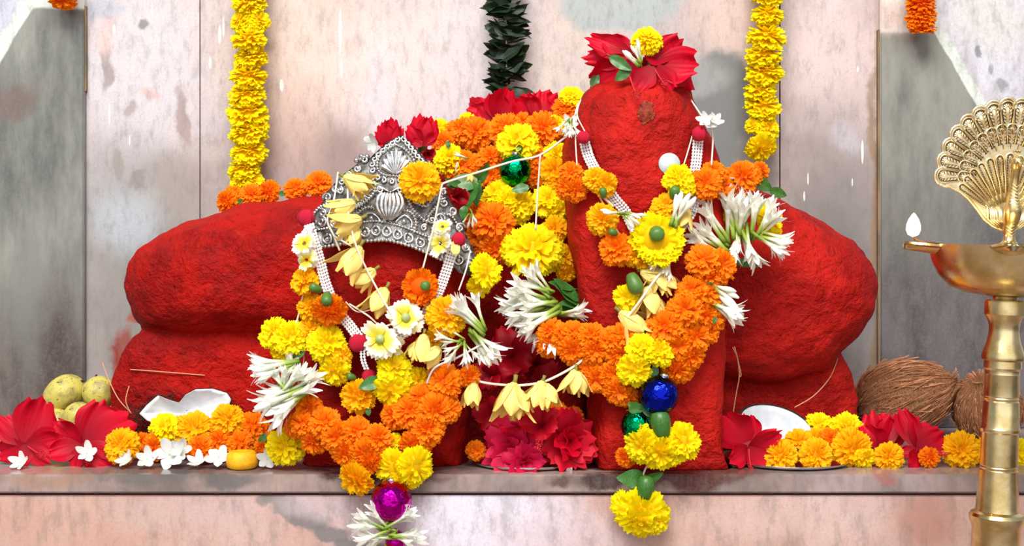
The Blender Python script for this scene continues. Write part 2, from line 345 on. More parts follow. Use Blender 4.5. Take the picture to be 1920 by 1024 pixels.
b = MB(); b.box((wx_(1647.5, SY), SY + .002, .0005), (wx_(1650.8, SY), SY + .014, at(0, 55, SY).z)); struct(b.build('trim_1', [M['rust']], smooth=False))
b = MB(); b.box((wx_(157.2, SY), SY + .004, at(0, 170, SY).z), (wx_(159.4, SY), SY + .014, at(0, 10, SY).z)); struct(b.build('trim_2', [M['rust']], smooth=False))
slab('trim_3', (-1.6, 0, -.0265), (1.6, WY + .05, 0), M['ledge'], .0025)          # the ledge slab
b = MB(); b.box((-1.6, .008, -.0305), (1.6, WY, -.0265)); struct(b.build('trim_4', [M['grout']], smooth=False))
slab('wall_front', (-1.6, .005, -.62), (1.6, WY, -.0305), M['riser'], .002)
b = MB(); b.box((-3, -5, -.66), (3, .6, -.62)); struct(b.build('floor', [M['floor']], smooth=False))

# ------------------------------------------------------------------ vermilion stones
def interp(pts, n_=90):
    P = [Vector(p) for p in pts]; L = [0]
    for i in range(len(P)): L.append(L[-1] + (P[(i + 1) % len(P)] - P[i]).length)
    out = []
    for k in range(n_):
        d = L[-1] * k / n_; i = max(j for j in range(len(P)) if L[j] <= d)
        out.append(P[i].lerp(P[(i + 1) % len(P)], (d - L[i]) / max(1e-9, L[i + 1] - L[i])))
    return out
def loaf(mb, outline, y0, y1, e_=2.6, ym=None, seg=14, lean=0.):
    ym = (y0 + y1) / 2 if ym is None else ym
    pts = [at(p[0], p[1], ym) for p in interp([Vector((x, y)) for x, y in outline])]
    cx = sum(p.x for p in pts) / len(pts); cz = sum(p.z for p in pts) / len(pts)
    bb = len(mb.v); n_ = len(pts)
    for j in range(seg + 1):
        u = -math.cos(PI * j / seg); s = max(.02, (1 - abs(u) ** e_) ** (1 / e_)) if abs(u) < 1 else .02
        y = ym + (u * (ym - y0) if u < 0 else u * (y1 - ym))
        for p in pts:
            z = cz + (p.z - cz) * s
            mb.add((cx + (p.x - cx) * s, y + lean * z, z))
    for j in range(seg):
        for i in range(n_):
            i2 = (i + 1) % n_; mb.face((bb + j * n_ + i, bb + j * n_ + i2, bb + (j + 1) * n_ + i2, bb + (j + 1) * n_ + i))
    mb.face([bb + i for i in range(n_)][::-1]); mb.face([bb + seg * n_ + i for i in range(n_)])
def fuse(mb, name, mat, vox=.005, smooth=6, amp=.0055, cut=None):
    o = mb.build(name, mat)
    m = o.modifiers.new('r', 'REMESH'); m.mode = 'VOXEL'; m.voxel_size = vox
    m = o.modifiers.new('s', 'SMOOTH'); m.iterations = smooth; m.factor = .5
    dg = bpy.context.evaluated_depsgraph_get(); me = bpy.data.meshes.new_from_object(o.evaluated_get(dg))
    nrm = [v.normal.copy() for v in me.vertices]
    for v, nn in zip(me.vertices, nrm):
        p = v.co
        h = noise.fractal(p * 14, 1., 2., 4) * amp + (noise.noise(p * 70) * .35 + noise.noise(p * 30) * .6) * amp * .6
        v.co = p + nn * h
        if cut: v.co = cut(v.co)
        v.co.z = max(v.co.z, .0005)
    o.modifiers.clear(); me.materials.clear(); me.materials.append(mat)
    me.polygons.foreach_set('use_smooth', [True] * len(me.polygons)); o.data = me; me.name = name; me.update()
    return o
mb = MB()
loaf(mb, [(243, 520), (247, 490), (265, 466), (300, 445), (360, 417), (420, 397), (480, 383), (560, 371), (640, 368), (720, 372), (800, 480), (720, 640), (600, 640), (480, 632), (400, 624), (330, 624), (285, 622), (258, 604), (247, 565)], .125, .46, 2.6, .25)
loaf(mb, [(214, 730), (222, 690), (242, 645), (262, 618), (330, 612), (600, 612), (760, 700), (760, 850), (214, 850)], .178, .46, 4.5, .225)
loaf(mb, [(575, 900), (582, 800), (588, 700), (592, 600), (598, 500), (625, 420), (690, 350), (760, 320), (820, 360), (862, 440), (880, 540), (882, 700), (880, 900)], .045, .32, 3.6, .16, 16)
loaf(mb, [(800, 900), (800, 420), (810, 280), (850, 230), (940, 205), (1040, 215), (1082, 300), (1092, 500), (1098, 900)], .30, .47, 4., .36)
left_idol = fuse(mb, 'vermilion_idol', M['sindoor'])
tag(left_idol, 'red vermilion-coated stone idol wearing the silver crown', 'idol')
mb = MB()
loaf(mb, [(1092, 182), (1112, 164), (1150, 153), (1200, 150), (1250, 153), (1284, 166), (1302, 205), (1318, 245), (1338, 290), (1352, 345), (1354, 500), (1350, 640), (1344, 780), (1352, 850), (1370, 910), (1116, 910), (1110, 800), (1098, 640), (1086, 565), (1066, 430), (1060, 370), (1062, 280), (1080, 215)], .022, .28, 5., .10, 18)
loaf(mb, [(1106, 190), (1150, 165), (1200, 160), (1250, 165), (1282, 190), (1296, 240), (1290, 330), (1260, 400), (1200, 420), (1150, 400), (1112, 330), (1098, 250)], .008, .2, 4., .06)
loaf(mb, [(1250, 345), (1390, 343), (1450, 368), (1520, 408), (1590, 455), (1622, 487), (1638, 527), (1632, 570), (1602, 628), (1572, 655), (1545, 692), (1450, 715), (1380, 714), (1260, 700)], .13, .455, 2.8, .25)
loaf(mb, [(1260, 850), (1260, 640), (1560, 640), (1584, 690), (1602, 735), (1602, 850)], .215, .45, 4.5, .26)
right_idol = fuse(mb, 'vermilion_idol', M['sindoor2'])
tag(right_idol, 'tall red vermilion-coated stone idol with red hibiscus on its flat head', 'idol')

def bvh_of(objs):
    vs_, ps = [], []
    for o in objs:
        b_ = len(vs_); vs_ += [v.co.copy() for v in o.data.vertices]; ps += [[b_ + i for i in p.vertices] for p in o.data.polygons]
    return BVHTree.FromPolygons(vs_, ps)
BV = bvh_of([left_idol, right_idol] + [bpy.data.objects[k] for k in ('wall_back', 'wall_left', 'wall_right', 'trim_3', 'wall_front')])
EYE = Vector((0, -DIST, HC))
def hitY(px, py):
    d = (at(px, py, 0) - EYE).normalized(); h = BV.ray_cast(EYE, d)
    return h[0].y if h[0] is not None else WY
def surf(px, py, r):
    return min(hitY(px + a * r, py + b_ * r) for a, b_ in ((0, 0), (.6, 0), (-.6, 0), (0, .6), (0, -.6)))

# ------------------------------------------------------------------ flower meshes
def marigold_mesh(seed, kind):
    rnd = random.Random(seed); mb = MB()
    if kind == 'pom': rings = [(5, 3), (20, 7), (36, 11), (52, 14), (68, 16), (84, 17), (100, 16), (116, 13)]; wd, ln, ruf, fz = .34, .48, .055, .8
    elif kind == 'frill': rings = [(6, 3), (24, 6), (42, 9), (60, 11), (78, 13), (95, 13), (112, 11)]; wd, ln, ruf, fz = .46, .55, .075, .74
    else: rings = [(10, 3), (34, 6), (58, 9), (76, 11), (92, 12), (106, 10)]; wd, ln, ruf, fz = .50, .66, .07, .55
    mb.ball((0, 0, 0), (.56, .56, .5 * fz), 12, 8, 0, .9, .0)
    for th, cnt in rings:
        off = rnd.random() * 6.3
        for k in range(cnt):
            t = R(th + rnd.uniform(-6, 6)); ph = off + k / cnt * 2 * PI + rnd.uniform(-.12, .12)
            d = Vector((math.sin(t) * math.cos(ph), math.sin(t) * math.sin(ph), math.cos(t)))
            out = Vector((math.cos(t) * math.cos(ph), math.cos(t) * math.sin(ph), -math.sin(t)))   # towards the rim
            T = Vector((-math.sin(ph), math.cos(ph), 0)); T = (T + out * rnd.uniform(-.5, .5)).normalized()
            L = (d + out * rnd.uniform(.05, .4)).normalized(); N = T.cross(L).normalized()
            tip = rnd.uniform(.9, 1.06); root = d * (tip - ln); w_ = wd * rnd.uniform(.8, 1.15); p1 = rnd.random() * 6.3; fr = rnd.uniform(1.1, 1.9); cu = rnd.uniform(.02, .2)
            def fn(u, v):
                x = (u - .5); edge = 1 - .16 * (1 - math.cos(2 * PI * (u * 3))) * .5 - .22 * (2 * x) ** 2
                q = root + L * (ln * v * edge) + T * (x * w_ * (.35 + .65 * math.sin(v * 1.7))) + out * (cu * v * v) + N * (ruf * v * math.sin(u * 2 * PI * fr + p1))
                return (q.x, q.y, q.z * fz, v)
            mb.grid(fn, 6, 3, 0, rnd.random())
    return mb.mesh('marigold_' + kind, [M['y']])
POM = [marigold_mesh(i, 'pom') for i in range(4)]; FRL = [marigold_mesh(10 + i, 'frill') for i in range(4)]; OPN = [marigold_mesh(20 + i, 'open') for i in range(3)]

def calyx_mesh():
    mb = MB(); mb.lathe([(.0, 0), (.22, .03), (.3, .2), (.36, .45), (.38, .7), (.3, .95), (.16, 1.02), (.0, 1.02)], 10); return mb.mesh('calyx', [M['green']])
CAL = calyx_mesh()

def hib_mesh(seed, n_=5, op=62, mat='red', ruf=.09, wide=.70, curl=30):
    rnd = random.Random(seed); mb = MB()
    for k in range(n_):
        ph = k / n_ * 2 * PI + rnd.uniform(-.12, .12); o_ = op + rnd.uniform(-22, 18); cu = curl + rnd.uniform(-34, 34); tw = rnd.uniform(.05, .45); p1 = rnd.random() * 6; ln = rnd.uniform(.78, 1.12); rr = rnd.random()
        ca, sa = math.cos(ph), math.sin(ph)
        def fn(u, v):
            x = (u - .5) * 2; wv = wide * (.12 + .88 * math.sin(min(1, v * 1.02) ** .85 * PI * .78)) * .62
            a0, a1 = R(max(5, o_ - 40)), R(o_ + cu); m = 8; r_ = z_ = 0
            for i in range(m):
                a = a0 + (a1 - a0) * (v * (i + .5) / m); r_ += math.sin(a) * v / m * ln; z_ += math.cos(a) * v / m * ln
            e = 1 - (.05 * math.sin(u * 20 + p1) + .03 * math.sin(u * 43)) * v - .20 * x * x * v
            r_ *= e; ti = x * wv
            nz = ruf * v * v * math.sin(u * 9 + p1) * (.3 + abs(x)) + tw * ti * .55 - .10 * x * x * v
            return (r_ * ca - ti * sa, r_ * sa + ti * ca, z_ + nz, v)
        mb.grid(fn, 14, 9, 0, rr)
    return mb.mesh('corolla', [M[mat]])
def stam_mesh(seed):
    rnd = random.Random(seed); mb = MB(); pts = [Vector((.12 * v * v, 0, .1 + 1.25 * v)) for v in [i / 9 for i in range(10)]]
    mb.tube(pts, [.045 - .02 * i / 9 for i in range(10)], 6)
    for i in range(34):
        v = rnd.uniform(.5, 1); p = Vector((.12 * v * v, 0, .1 + 1.25 * v)); a = rnd.random() * 6.3; q = p + Vector((math.cos(a), math.sin(a), .25)) * rnd.uniform(.08, .15)
        mb.tube([p, q], .008, 4); mb.ball(q, .026, 6, 4)
    return mb.mesh('stamen', [M['stam']])
HIB = {m_: [hib_mesh(i * 7 + 3, 5, 64, m_) for i in range(3)] for m_ in ('red', 'dred')}
HCL = [hib_mesh(91 + i, 5, 26, 'dred', .06, .95, 16) for i in range(2)]
STA = [stam_mesh(i) for i in range(2)]
def petal_mesh(seed, mat):
    rnd = random.Random(seed); mb = MB(); p1 = rnd.random() * 6; cu = rnd.uniform(-.25, .3); tw = rnd.uniform(-.25, .25)
    def fn(u, v):
        x = (u - .5) * 2; wv = .46 * (.14 + .86 * math.sin(min(1, v * 1.02) ** .95 * PI * .76)); ed = 1 - (.05 * math.sin(u * 17 + p1) + .018 * math.sin(u * 41)) * v - .2 * x * x * v
        return (x * wv, .10 * v * v * math.sin(u * 8 + p1) * (.3 + abs(x)) + cu * v * v + tw * x * v * .6 + .13 * x * x * v + .010 * math.sin(u * 62) * v * (1.15 - v) + .035 * math.sin(u * 23 + p1) * v ** 4, v * ed, v)
    mb.grid(fn, 32, 13, 0, rnd.random()); return mb.mesh('petal', [M[mat]])
PET = {m_: [petal_mesh(i * 3 + 1, m_) for i in range(5)] for m_ in ('red', 'dred')}
def dbl_mesh(seed, mat):
    rnd = random.Random(seed); a = MB()
    for rg, (cnt, op, ln) in enumerate(((4, 18, .55), (6, 40, .8), (7, 62, .95), (7, 84, 1.0))):
        for k in range(cnt):
            ph = k / cnt * 2 * PI + rg * .5 + rnd.uniform(-.2, .2); o_ = R(op + rnd.uniform(-10, 10)); cu = R(rnd.uniform(5, 45)); p1 = rnd.random() * 6; l_ = ln * rnd.uniform(.85, 1.1)
            def fn(u, v):
                x = (u - .5) * 2; r_ = l_ * v * math.sin(o_ + cu * v * .5); z_ = l_ * v * math.cos(o_ + cu * v * .5)
                ti = x * .4 * (.2 + .8 * math.sin(min(1., v) * PI * .72)); e_ = 1 - .07 * math.sin(u * 16 + p1) * v - .15 * x * x * v
                nz = .09 * v * math.sin(u * 7 + p1)
                return (r_ * e_ * math.cos(ph) - ti * math.sin(ph) + nz * math.cos(ph), r_ * e_ * math.sin(ph) + ti * math.cos(ph) + nz * math.sin(ph), z_ * e_ + nz * .5, v)
            a.grid(fn, 9, 6, 0, rnd.random())
    return a.mesh('corolla', [M[mat]])
DBL = [dbl_mesh(5, 'mag'), dbl_mesh(9, 'red'), dbl_mesh(14, 'mag')]

def floret_mesh(seed):
    rnd = random.Random(seed); mb = MB(); bx = rnd.uniform(-.12, .12)
    def cen(v): return Vector((bx * v * v, 0, v * .74))
    mb.tube([cen(i / 7) for i in range(8)], [.045, .05, .048, .045, .044, .048, .06, .085], 7)
    for i in range(len(mb.t)): mb.t[i] *= .62
    for k in range(6):
        ph = k / 6 * 2 * PI + rnd.uniform(-.2, .2); sp_ = rnd.uniform(.06, .26); ln = rnd.uniform(.28, .44)
        def fn(u, v):
            x = (u - .5) * 2; r_ = .06 + sp_ * v * v * .9 + .05 * v; z_ = .70 + ln * v * (1 - .3 * v * sp_)
            ti = x * .066 * math.sin((.22 + .78 * v) * PI * .93); c_ = cen(1)
            return (c_.x + r_ * math.cos(ph) - ti * math.sin(ph), c_.y + r_ * math.sin(ph) + ti * math.cos(ph), z_, .62 + .38 * v)
        mb.grid(fn, 2, 5)
    return mb.mesh('tuberose', [M['tube']])
FLO = [floret_mesh(i) for i in range(5)]
def bud_mesh():
    mb = MB(); mb.tube([(0.02 * math.sin(i), 0, i / 9) for i in range(10)], [.05, .055, .05, .046, .05, .062, .085, .09, .07, .03], 8)
    return mb.mesh('tuberose_bud', [M['tube']])
BUD = bud_mesh()

def champa_mesh(seed, op=1.):
    rnd = random.Random(seed); mb = MB()
    mb.tube([(0, 0, 0), (.01, 0, .1), (0, 0, .2)], [.05, .045, .06], 7, 0, 0.)
    mb.tube([(0, 0, .16 + .34 * i / 5) for i in range(6)], [.06, .13, .17, .18, .15, .08], 10, 0, .2)
    for k in range(6):
        ph = k / 6 * 2 * PI + rnd.uniform(-.25, .25); s_ = (rnd.uniform(-.04, .16) if rnd.random() < .75 else rnd.uniform(.2, .42)) * op; ln = rnd.uniform(.62, .86); tw = rnd.uniform(-.15, .15)
        def fn(u, v):
            x = (u - .5) * 2; r_ = .1 + .13 * math.sin(min(1, v * 1.35) * PI * .62) + s_ * v * v; z_ = .2 + ln * v
            wv = .215 * math.sin((.2 + .8 * v ** 1.15) * PI * .965); ti = x * wv
            return ((r_ - .06 * x * x) * math.cos(ph + tw * v) - ti * math.sin(ph), (r_ - .06 * x * x) * math.sin(ph + tw * v) + ti * math.cos(ph), z_, .15 + .85 * v)
        mb.grid(fn, 5, 8)
    return mb.mesh('champa_flower', [M['champa']])
CHA = [champa_mesh(i, .8 + .35 * i) for i in range(4)]

def pale_mesh(seed):
    rnd = random.Random(seed); mb = MB()
    for lay, (cnt, el) in enumerate(((9, 16), (8, -10))):
        for k in range(cnt):
            ph = k / cnt * 2 * PI + lay * .3; ln = rnd.uniform(.66, 1.12); e_ = R(el + rnd.uniform(-28, 28)); p1 = rnd.random() * 6
            def fn(u, v):
                x = (u - .5) * 2; ed = 1 - .07 * (1 + math.cos(u * 2 * PI * 3)) - .06 * x * x
                r_ = (.16 + (ln - .16) * v * ed); ti = x * .36 * (.3 + .7 * math.sin(v * 1.8)); z_ = r_ * math.sin(e_) + .06 * math.sin(u * 7 + p1) * v - .12 * v * v
                return (r_ * math.cos(ph) - ti * math.sin(ph), r_ * math.sin(ph) + ti * math.cos(ph), z_, v)
            mb.grid(fn, 6, 4)
    return mb.mesh('pale_blossom', [M['pale']])
PAL = [pale_mesh(1), pale_mesh(2)]
mb = MB(); mb.lathe([(.0, -.1), (.2, -.08), (.24, .1), (.23, .26), (.17, .36), (.0, .4)], 12)
DOME = mb.mesh('calyx', [M['pgreen']])
def jas_mesh(seed):
    rnd = random.Random(seed); mb = MB()
    for k in range(5):
        ph = k / 5 * 2 * PI + rnd.uniform(-.1, .1); up = rnd.uniform(.1, .7); ln = rnd.uniform(.9, 1.1)
        def fn(u, v):
            x = (u - .5) * 2; ti = .40 * x * math.sin((.10 + .80 * v ** 1.3) * PI * .97) ** .7 + .2 * v * v; r_ = v * ln * (1 - .1 * x * x); z_ = up * v * v + .1 * x * v
            return (r_ * math.cos(ph) - ti * math.sin(ph), r_ * math.sin(ph) + ti * math.cos(ph), z_ + .04, v)
        mb.grid(fn, 6, 6, 0, rnd.random())
    mb.tube([(0, 0, .05), (.05, 0, -.3), (.12, .02, -.7)], [.06, .05, .05], 6, 1)
    return mb.mesh('white_blossom', [M['white'], M['pgreen']])
JAS = [jas_mesh(i) for i in range(3)]
def leaf_mesh(wd=.22, fold=.25, bend=.2):
    mb = MB()
    def fn(u, v):
        x = (u - .5) * 2; wv = wd * math.sin((.04 + .96 * v) ** .8 * PI) ** .8 if v < 1 else 0
        return (x * wv, abs(x) * wv * fold + bend * v * v - .02 * math.sin(v * 14) * abs(x), v)
    mb.grid(fn, 8, 12); b2 = len(mb.v)
    mb.tube([(0, -.012, 0), (0, bend * .25 - .012, .5), (0, bend - .012, 1)], [.02, .014, .004], 5)
    mb.tube([(0, .02, -.16), (0, -.012, .02)], .02, 5)
    return mb.mesh('leaf', [M['leaf']])
LEAF = [leaf_mesh(), leaf_mesh(.3, .15, -.1), leaf_mesh(.2, .5, .3)]

# ------------------------------------------------------------------ placing
RN = random.Random(4)
def marigold(parent, px, py, r, col, tx=0., tz=0., Y=None, d=0., kind=None, back=False, name='marigold', flat=None):
    if Y is None: Y = surf(px, py, r) - .5 * r * pxm(.1) - d
    ax = Vector((tx, 1. if back else -1., tz)) if abs(tx) < 5 and abs(tz) < 5 else Vector((tx, -.6, tz))
    lst = {'p': POM, 'f': FRL, 'n': OPN}[kind or {'o': 'p', 'a': RN.choice('pf'), 'y': 'f'}[col]]
    o = inst(name, RN.choice(lst), aim(at(px, py, Y), ax, r * pxm(Y) * 1.09, RN.random() * 6.3, (flat or 1) * r * pxm(Y) * 1.05), parent, M[col])
    o['_Y'] = Y; return o
def calyx(fl, px, py, ln, a, tilt=0., Y=None):
    """green cup of a marigold: local Z runs from stem to petals"""
    Y = (fl['_Y'] - .012) if Y is None else Y; s = ln * pxm(Y); d = ang(a, tilt)
    return inst('calyx', CAL, aim(at(px, py, Y) - d * s * .5, d, s), fl)
def parse(parent, rows, first=None):
    """rows: 'px py r colour tx tz [Y.. d.. k. b f..]', '+' rows put a calyx on the flower before"""
    out = []
    for row in rows.strip().splitlines():
        q = row.split()
        if not q: continue
        if q[0] == '+':
            calyx(out[-1], float(q[1]), float(q[2]), float(q[3]), float(q[4]), float(q[5]) if len(q) > 5 else 0.); continue
        kw = {}
        for s_ in q[6:]:
            if s_[0] == 'Y': kw['Y'] = float(s_[1:])
            elif s_[0] == 'd': kw['d'] = float(s_[1:])
            elif s_[0] == 'k': kw['kind'] = s_[1:]
            elif s_ == 'b': kw['back'] = True
            elif s_[0] == 'F': kw['flat'] = float(s_[1:])
        out.append(marigold(parent, float(q[0]), float(q[1]), float(q[2]), q[3], float(q[4]), float(q[5]), **kw))
    return out
def tuberoses(parent, bx, by, a0, a1, cnt, L, Y, spread=8, mesh=None, seed=0):
    rn = random.Random(seed + int(bx))
    for k in range(cnt):
        a = a0 + (a1 - a0) * (k / max(1, cnt - 1)) + rn.uniform(-6, 6); y = Y - rn.uniform(0, .02)
        inst('tuberose', mesh or rn.choice(FLO), aim(at(bx + rn.uniform(-spread, spread), by + rn.uniform(-spread, spread), y), ang(a, rn.uniform(-12, 22)), L * rn.uniform(.85, 1.1) * pxm(y), rn.random() * 6), parent)
def champa(parent, px, py, ln, a, Y, k=0, tilt=8.):
    d = ang(a, tilt); s = ln * pxm(Y); return inst('champa_flower', CHA[k % 4], aim(at(px, py, Y) - d * s * .5, d, s, RN.random() * 6), parent)
def pale(parent, px, py, r, Y, tx=0., tz=0., k=0, dome=True, name='pale_blossom'):
    o = inst(name, PAL[k % 2], aim(at(px, py, Y), (tx, -1, tz), r * pxm(Y), RN.random() * 6), parent)
    if dome: inst('calyx', DOME, aim(at(px, py, Y), (tx, -1, tz), r * pxm(Y)), o)
    return o
def leaf(parent, px, py, ln, a, Y, k=0, roll=0., tilt=0., mat=None, name='leaf'):
    return inst(name, LEAF[k % 3], aim(at(px, py, Y) - ang(a, tilt) * ln * pxm(Y) * .5, ang(a, tilt), ln * pxm(Y), R(roll)), parent, mat)
def cord(name, pts, rad, mat, parent=None, sm=True):
    P = [at(*p) for p in pts]
    if sm and len(P) > 2: P = spline(P)
    mb = MB(); mb.tube(P, rad, 6); return mb.build(name, mat, parent)
def spline(P, k=7):
    out = []
    for i in range(len(P) - 1):
        p0, p1, p2, p3 = P[max(0, i - 1)], P[i], P[i + 1], P[min(len(P) - 1, i + 2)]
        for j in range(k):
            t = j / k
            out.append(.5 * ((2 * p1) + (p2 - p0) * t + (2 * p0 - 5 * p1 + 4 * p2 - p3) * t * t + (3 * p1 - p0 - 3 * p2 + p3) * t ** 3))
    out.append(P[-1]); return out
def beads(parent, pts, rad, name='bead_strand', off=0.):
    P = spline([at(*p) for p in pts], 12); L = [0]
    for i in range(1, len(P)): L.append(L[-1] + (P[i] - P[i - 1]).length)
    n_ = max(2, int(L[-1] / (rad * 1.9))); st = []; rd = []
    for k in range(n_ * 5 + 1):
        d = L[-1] * k / (n_ * 5); i = min(len(L) - 2, max(j for j in range(len(L)) if L[j] <= d + 1e-12)); t = (d - L[i]) / max(1e-9, L[i + 1] - L[i])
        st.append(P[i].lerp(P[i + 1], t)); rd.append(rad * (.35 + .65 * abs(math.sin(PI * k / 5)) ** .7))
    mb = MB(); mb.tube(st, rd, 7); return mb.build(name, M['pearl'], parent)
def bauble(parent, px, py, r, col, Y, capang=90):
    s = r * pxm(Y); mb = MB(); mb.ball((0, 0, 0), (1, 1, 1.02), 40, 28)
    o = inst('bauble', mb.mesh('bauble', [M[col]]), aim(at(px, py, Y), ang(capang), s), parent)
    cp = MB(); cp.lathe([(0, .96), (.24, .95), (.26, 1.0), (.22, 1.14), (.0, 1.15)], 12); c_ = inst('cap', cp.mesh('cap', [M['steel']]), WM[o.name].copy(), o)
    return o
def pom(parent, px, py, r, Y, name='yarn_tassel', sx=1., sz=1.):
    mb = MB(); rn = random.Random(int(px))
    def fn(u, v):
        a = u * 2 * PI; b_ = (v - .5) * PI * .99; k = 1 + .10 * math.sin(a * 9) * math.cos(b_) + rn.uniform(-.05, .05)
        return (sx * k * math.cos(a) * math.cos(b_), k * math.sin(a) * math.cos(b_), sz * math.sin(b_) * k)
    mb.grid(fn, 24, 10, 0, .5, True)
    return inst(name, mb.mesh(name, [M['yarn']]), aim(at(px, py, Y), (0, 0, 1), r * pxm(Y)), parent)
def hibiscus(px, py, r, Y, tx, tz, label, col='red', k=0, stam=None, group=None, name='hibiscus_flower', parent=None, closed=False, back=False):
    ax = (tx, 1 if back else -1, tz); m_ = aim(at(px, py, Y), ax, r * pxm(Y), RN.random() * 6)
    root = inst(name, None, m_, parent)
    if parent is None: tag(root, label, 'flower', group)
    inst('corolla', (HCL if closed else HIB[col])[k % (2 if closed else 3)], m_, root)
    if stam: inst('stamen', STA[k % 2], aim(at(px, py, Y), stam, r * pxm(Y), 0), root)
    return root
def petals(label, cx, cy, tips, Y, stamen=None, col='red', group=None, slen=None):
    """a hibiscus whose petals are laid one by one from the throat (cx, cy) to their tips"""
    root = tag(inst('hibiscus_flower', None, Matrix.Translation(at(cx, cy, Y))), label, 'flower', group)
    for k, tp in enumerate(tips):
        tx, ty = tp[0], tp[1]; wd = tp[2] if len(tp) > 2 else 1.; dy = tp[3] if len(tp) > 3 else RN.uniform(-.012, .006)
        a0 = at(cx, cy, Y - .002 * k); b0 = at(tx, ty, Y + dy); d = b0 - a0; L = d.length * 1.06
        inst('petal', PET[col][(k + int(cx)) % 5], aim(a0, d, L * wd, RN.uniform(-.35, .35), L), root)
    if stamen:
        a0 = at(cx, cy, Y - .006); b0 = at(stamen[0], stamen[1], Y - (stamen[2] if len(stamen) > 2 else .03)); d = b0 - a0
        inst('stamen', STA[int(cx) % 2], aim(a0, d, d.length / 1.4), root)
    mb = MB(); mb.lathe([(0, -.012), (.006, -.010), (.008, .0), (.007, .006), (0, .008)], 10); mb.build('calyx', M['green'], root, Matrix.Translation(at(cx, cy, Y + .012)))
    return root

# ------------------------------------------------------------------ hanging garlands on the back wall
def hang(name, label, group, top, rows, Y=.455, th=.0012):
    g = thing(name, label, 'garland', at(top, 0, Y), group)
    fl = parse(g, rows)
    return g
def at_rows(g, pts, Y):                                    # the string inside a hanging garland, up to where it is tied above
    return cord('string', [(p[0], p[1], Y + .004) for p in pts], .0012, M['thread'], g)
g = hang('marigold_garland', 'long yellow marigold garland hanging on the back wall left of the silver crown', 'hanging marigold garlands', 467, '''
470 -52 33 y .1 2.5 Y.455
466 -20 34 y .0 3 Y.455
467 9 32 y .05 2.2 Y.455
451 40 21 y -.8 .6 Y.45
485 39 22 y .8 .5 Y.45
467 74 33 y .0 1.6 Y.445
472 108 31 y .1 3 Y.455
452 120 16 y -.9 .2 Y.445
466 146 34 y .2 2.3 Y.45
464 180 36 y -.1 2.2 Y.45
465 214 39 y -.1 1.8 Y.45
487 236 20 y .9 .3 Y.445
467 250 36 y .0 2.4 Y.45
468 287 36 y .1 2. Y.45
459 318 32 y -.3 2.4 Y.45
450 345 22 y -.5 .4 Y.445
478 340 18 y .6 .5 Y.445
''')
at_rows(g, [(467, -150), (466, 100), (464, 345)], .455)
g = hang('marigold_garland', 'yellow marigold garland hanging on the back wall right of the tall idol', 'hanging marigold garlands', 1436, '''
1440 -40 30 y .0 2.5 Y.455
1440 -8 32 y .0 2.5 Y.455
1439 30 31 y .1 2.5 Y.45
1437 70 37 y .2 2.2 Y.45
1431 104 35 y -.2 2.6 Y.45
1433 138 36 y .1 2. Y.45
1425 171 31 y -.1 2.4 Y.45
1430 202 34 y .2 2. Y.45
1412 236 16 y -.8 .2 Y.445
1438 240 26 y .6 .4 Y.447
1427 276 30 y .5 -.9 Y.445
''')
at_rows(g, [(1438, -150), (1434, 120), (1427, 270)], .455)
g = hang('marigold_garland', 'short orange marigold garland ending on the dark marble panel at top right', 'hanging marigold garlands', 1727, '''
1728 -40 27 o .0 2.5 Y.44
1727 -14 27 o .0 2.5 Y.44
1726 12 28 o .0 2.2 Y.44
1727 34 29 o .0 2.2 Y.44
1715 44 14 o -.5 .3 Y.435
1729 54 26 o .0 4 Y.44 F.55
''')
at_rows(g, [(1728, -150), (1727, 50)], .44)
g = hang('marigold_garland', 'end of an orange marigold garland at top left over the grey marble', 'hanging marigold garlands', 118, '''
114 -46 27 o .0 2.5 Y.44
115 -20 27 o .0 2.5 Y.44
118 -4 26 o .1 -1.2 Y.44
''')
at_rows(g, [(112, -150), (117, -10)], .44)
g = thing('leaf_garland', 'dark green leaf garland hanging down the middle of the back wall', 'garland', at(950, 0, .46))
rn = random.Random(8)
for k in range(84):
    y = -44 + k * 2.75; y += 7 * math.sin(y * .16)
    a = rn.choice([rn.uniform(-22, 34), rn.uniform(146, 202)]); ln = rn.uniform(42, 58)
    cx = 951 + math.cos(R(a)) * ln * .34 + rn.uniform(-3, 3)
    leaf(g, cx, y + rn.uniform(-3, 3), ln, a, .452 + rn.uniform(-.012, .012), k, rn.uniform(-80, 80), rn.uniform(-25, 35), M['dleaf'])
at_rows(g, [(950, -150), (949, 60), (951, 185)], .452)

# ------------------------------------------------------------------ garland laid along the top of the left stone
g = thing('marigold_garland', 'row of orange marigolds along the sloping top of the left stone', 'garland', at(500, 370, .3))
parse(g, '''
437 366 18 o -.3 .2 Y.32
427 378 23 o -.8 .1 Y.27
471 367 22 o .2 .3 Y.27
505 360 23 o -.9 .2 Y.27
554 356 22 o .2 .3 Y.26
597 346 26 o .1 .4 Y.25
''')
leaf(g, 449, 380, 22, 200, .262, 1); leaf(g, 528, 363, 18, 185, .262, 1)
cord('string', [(425, 380, .28), (500, 368, .275), (597, 350, .26)], .0012, M['thread'], g)

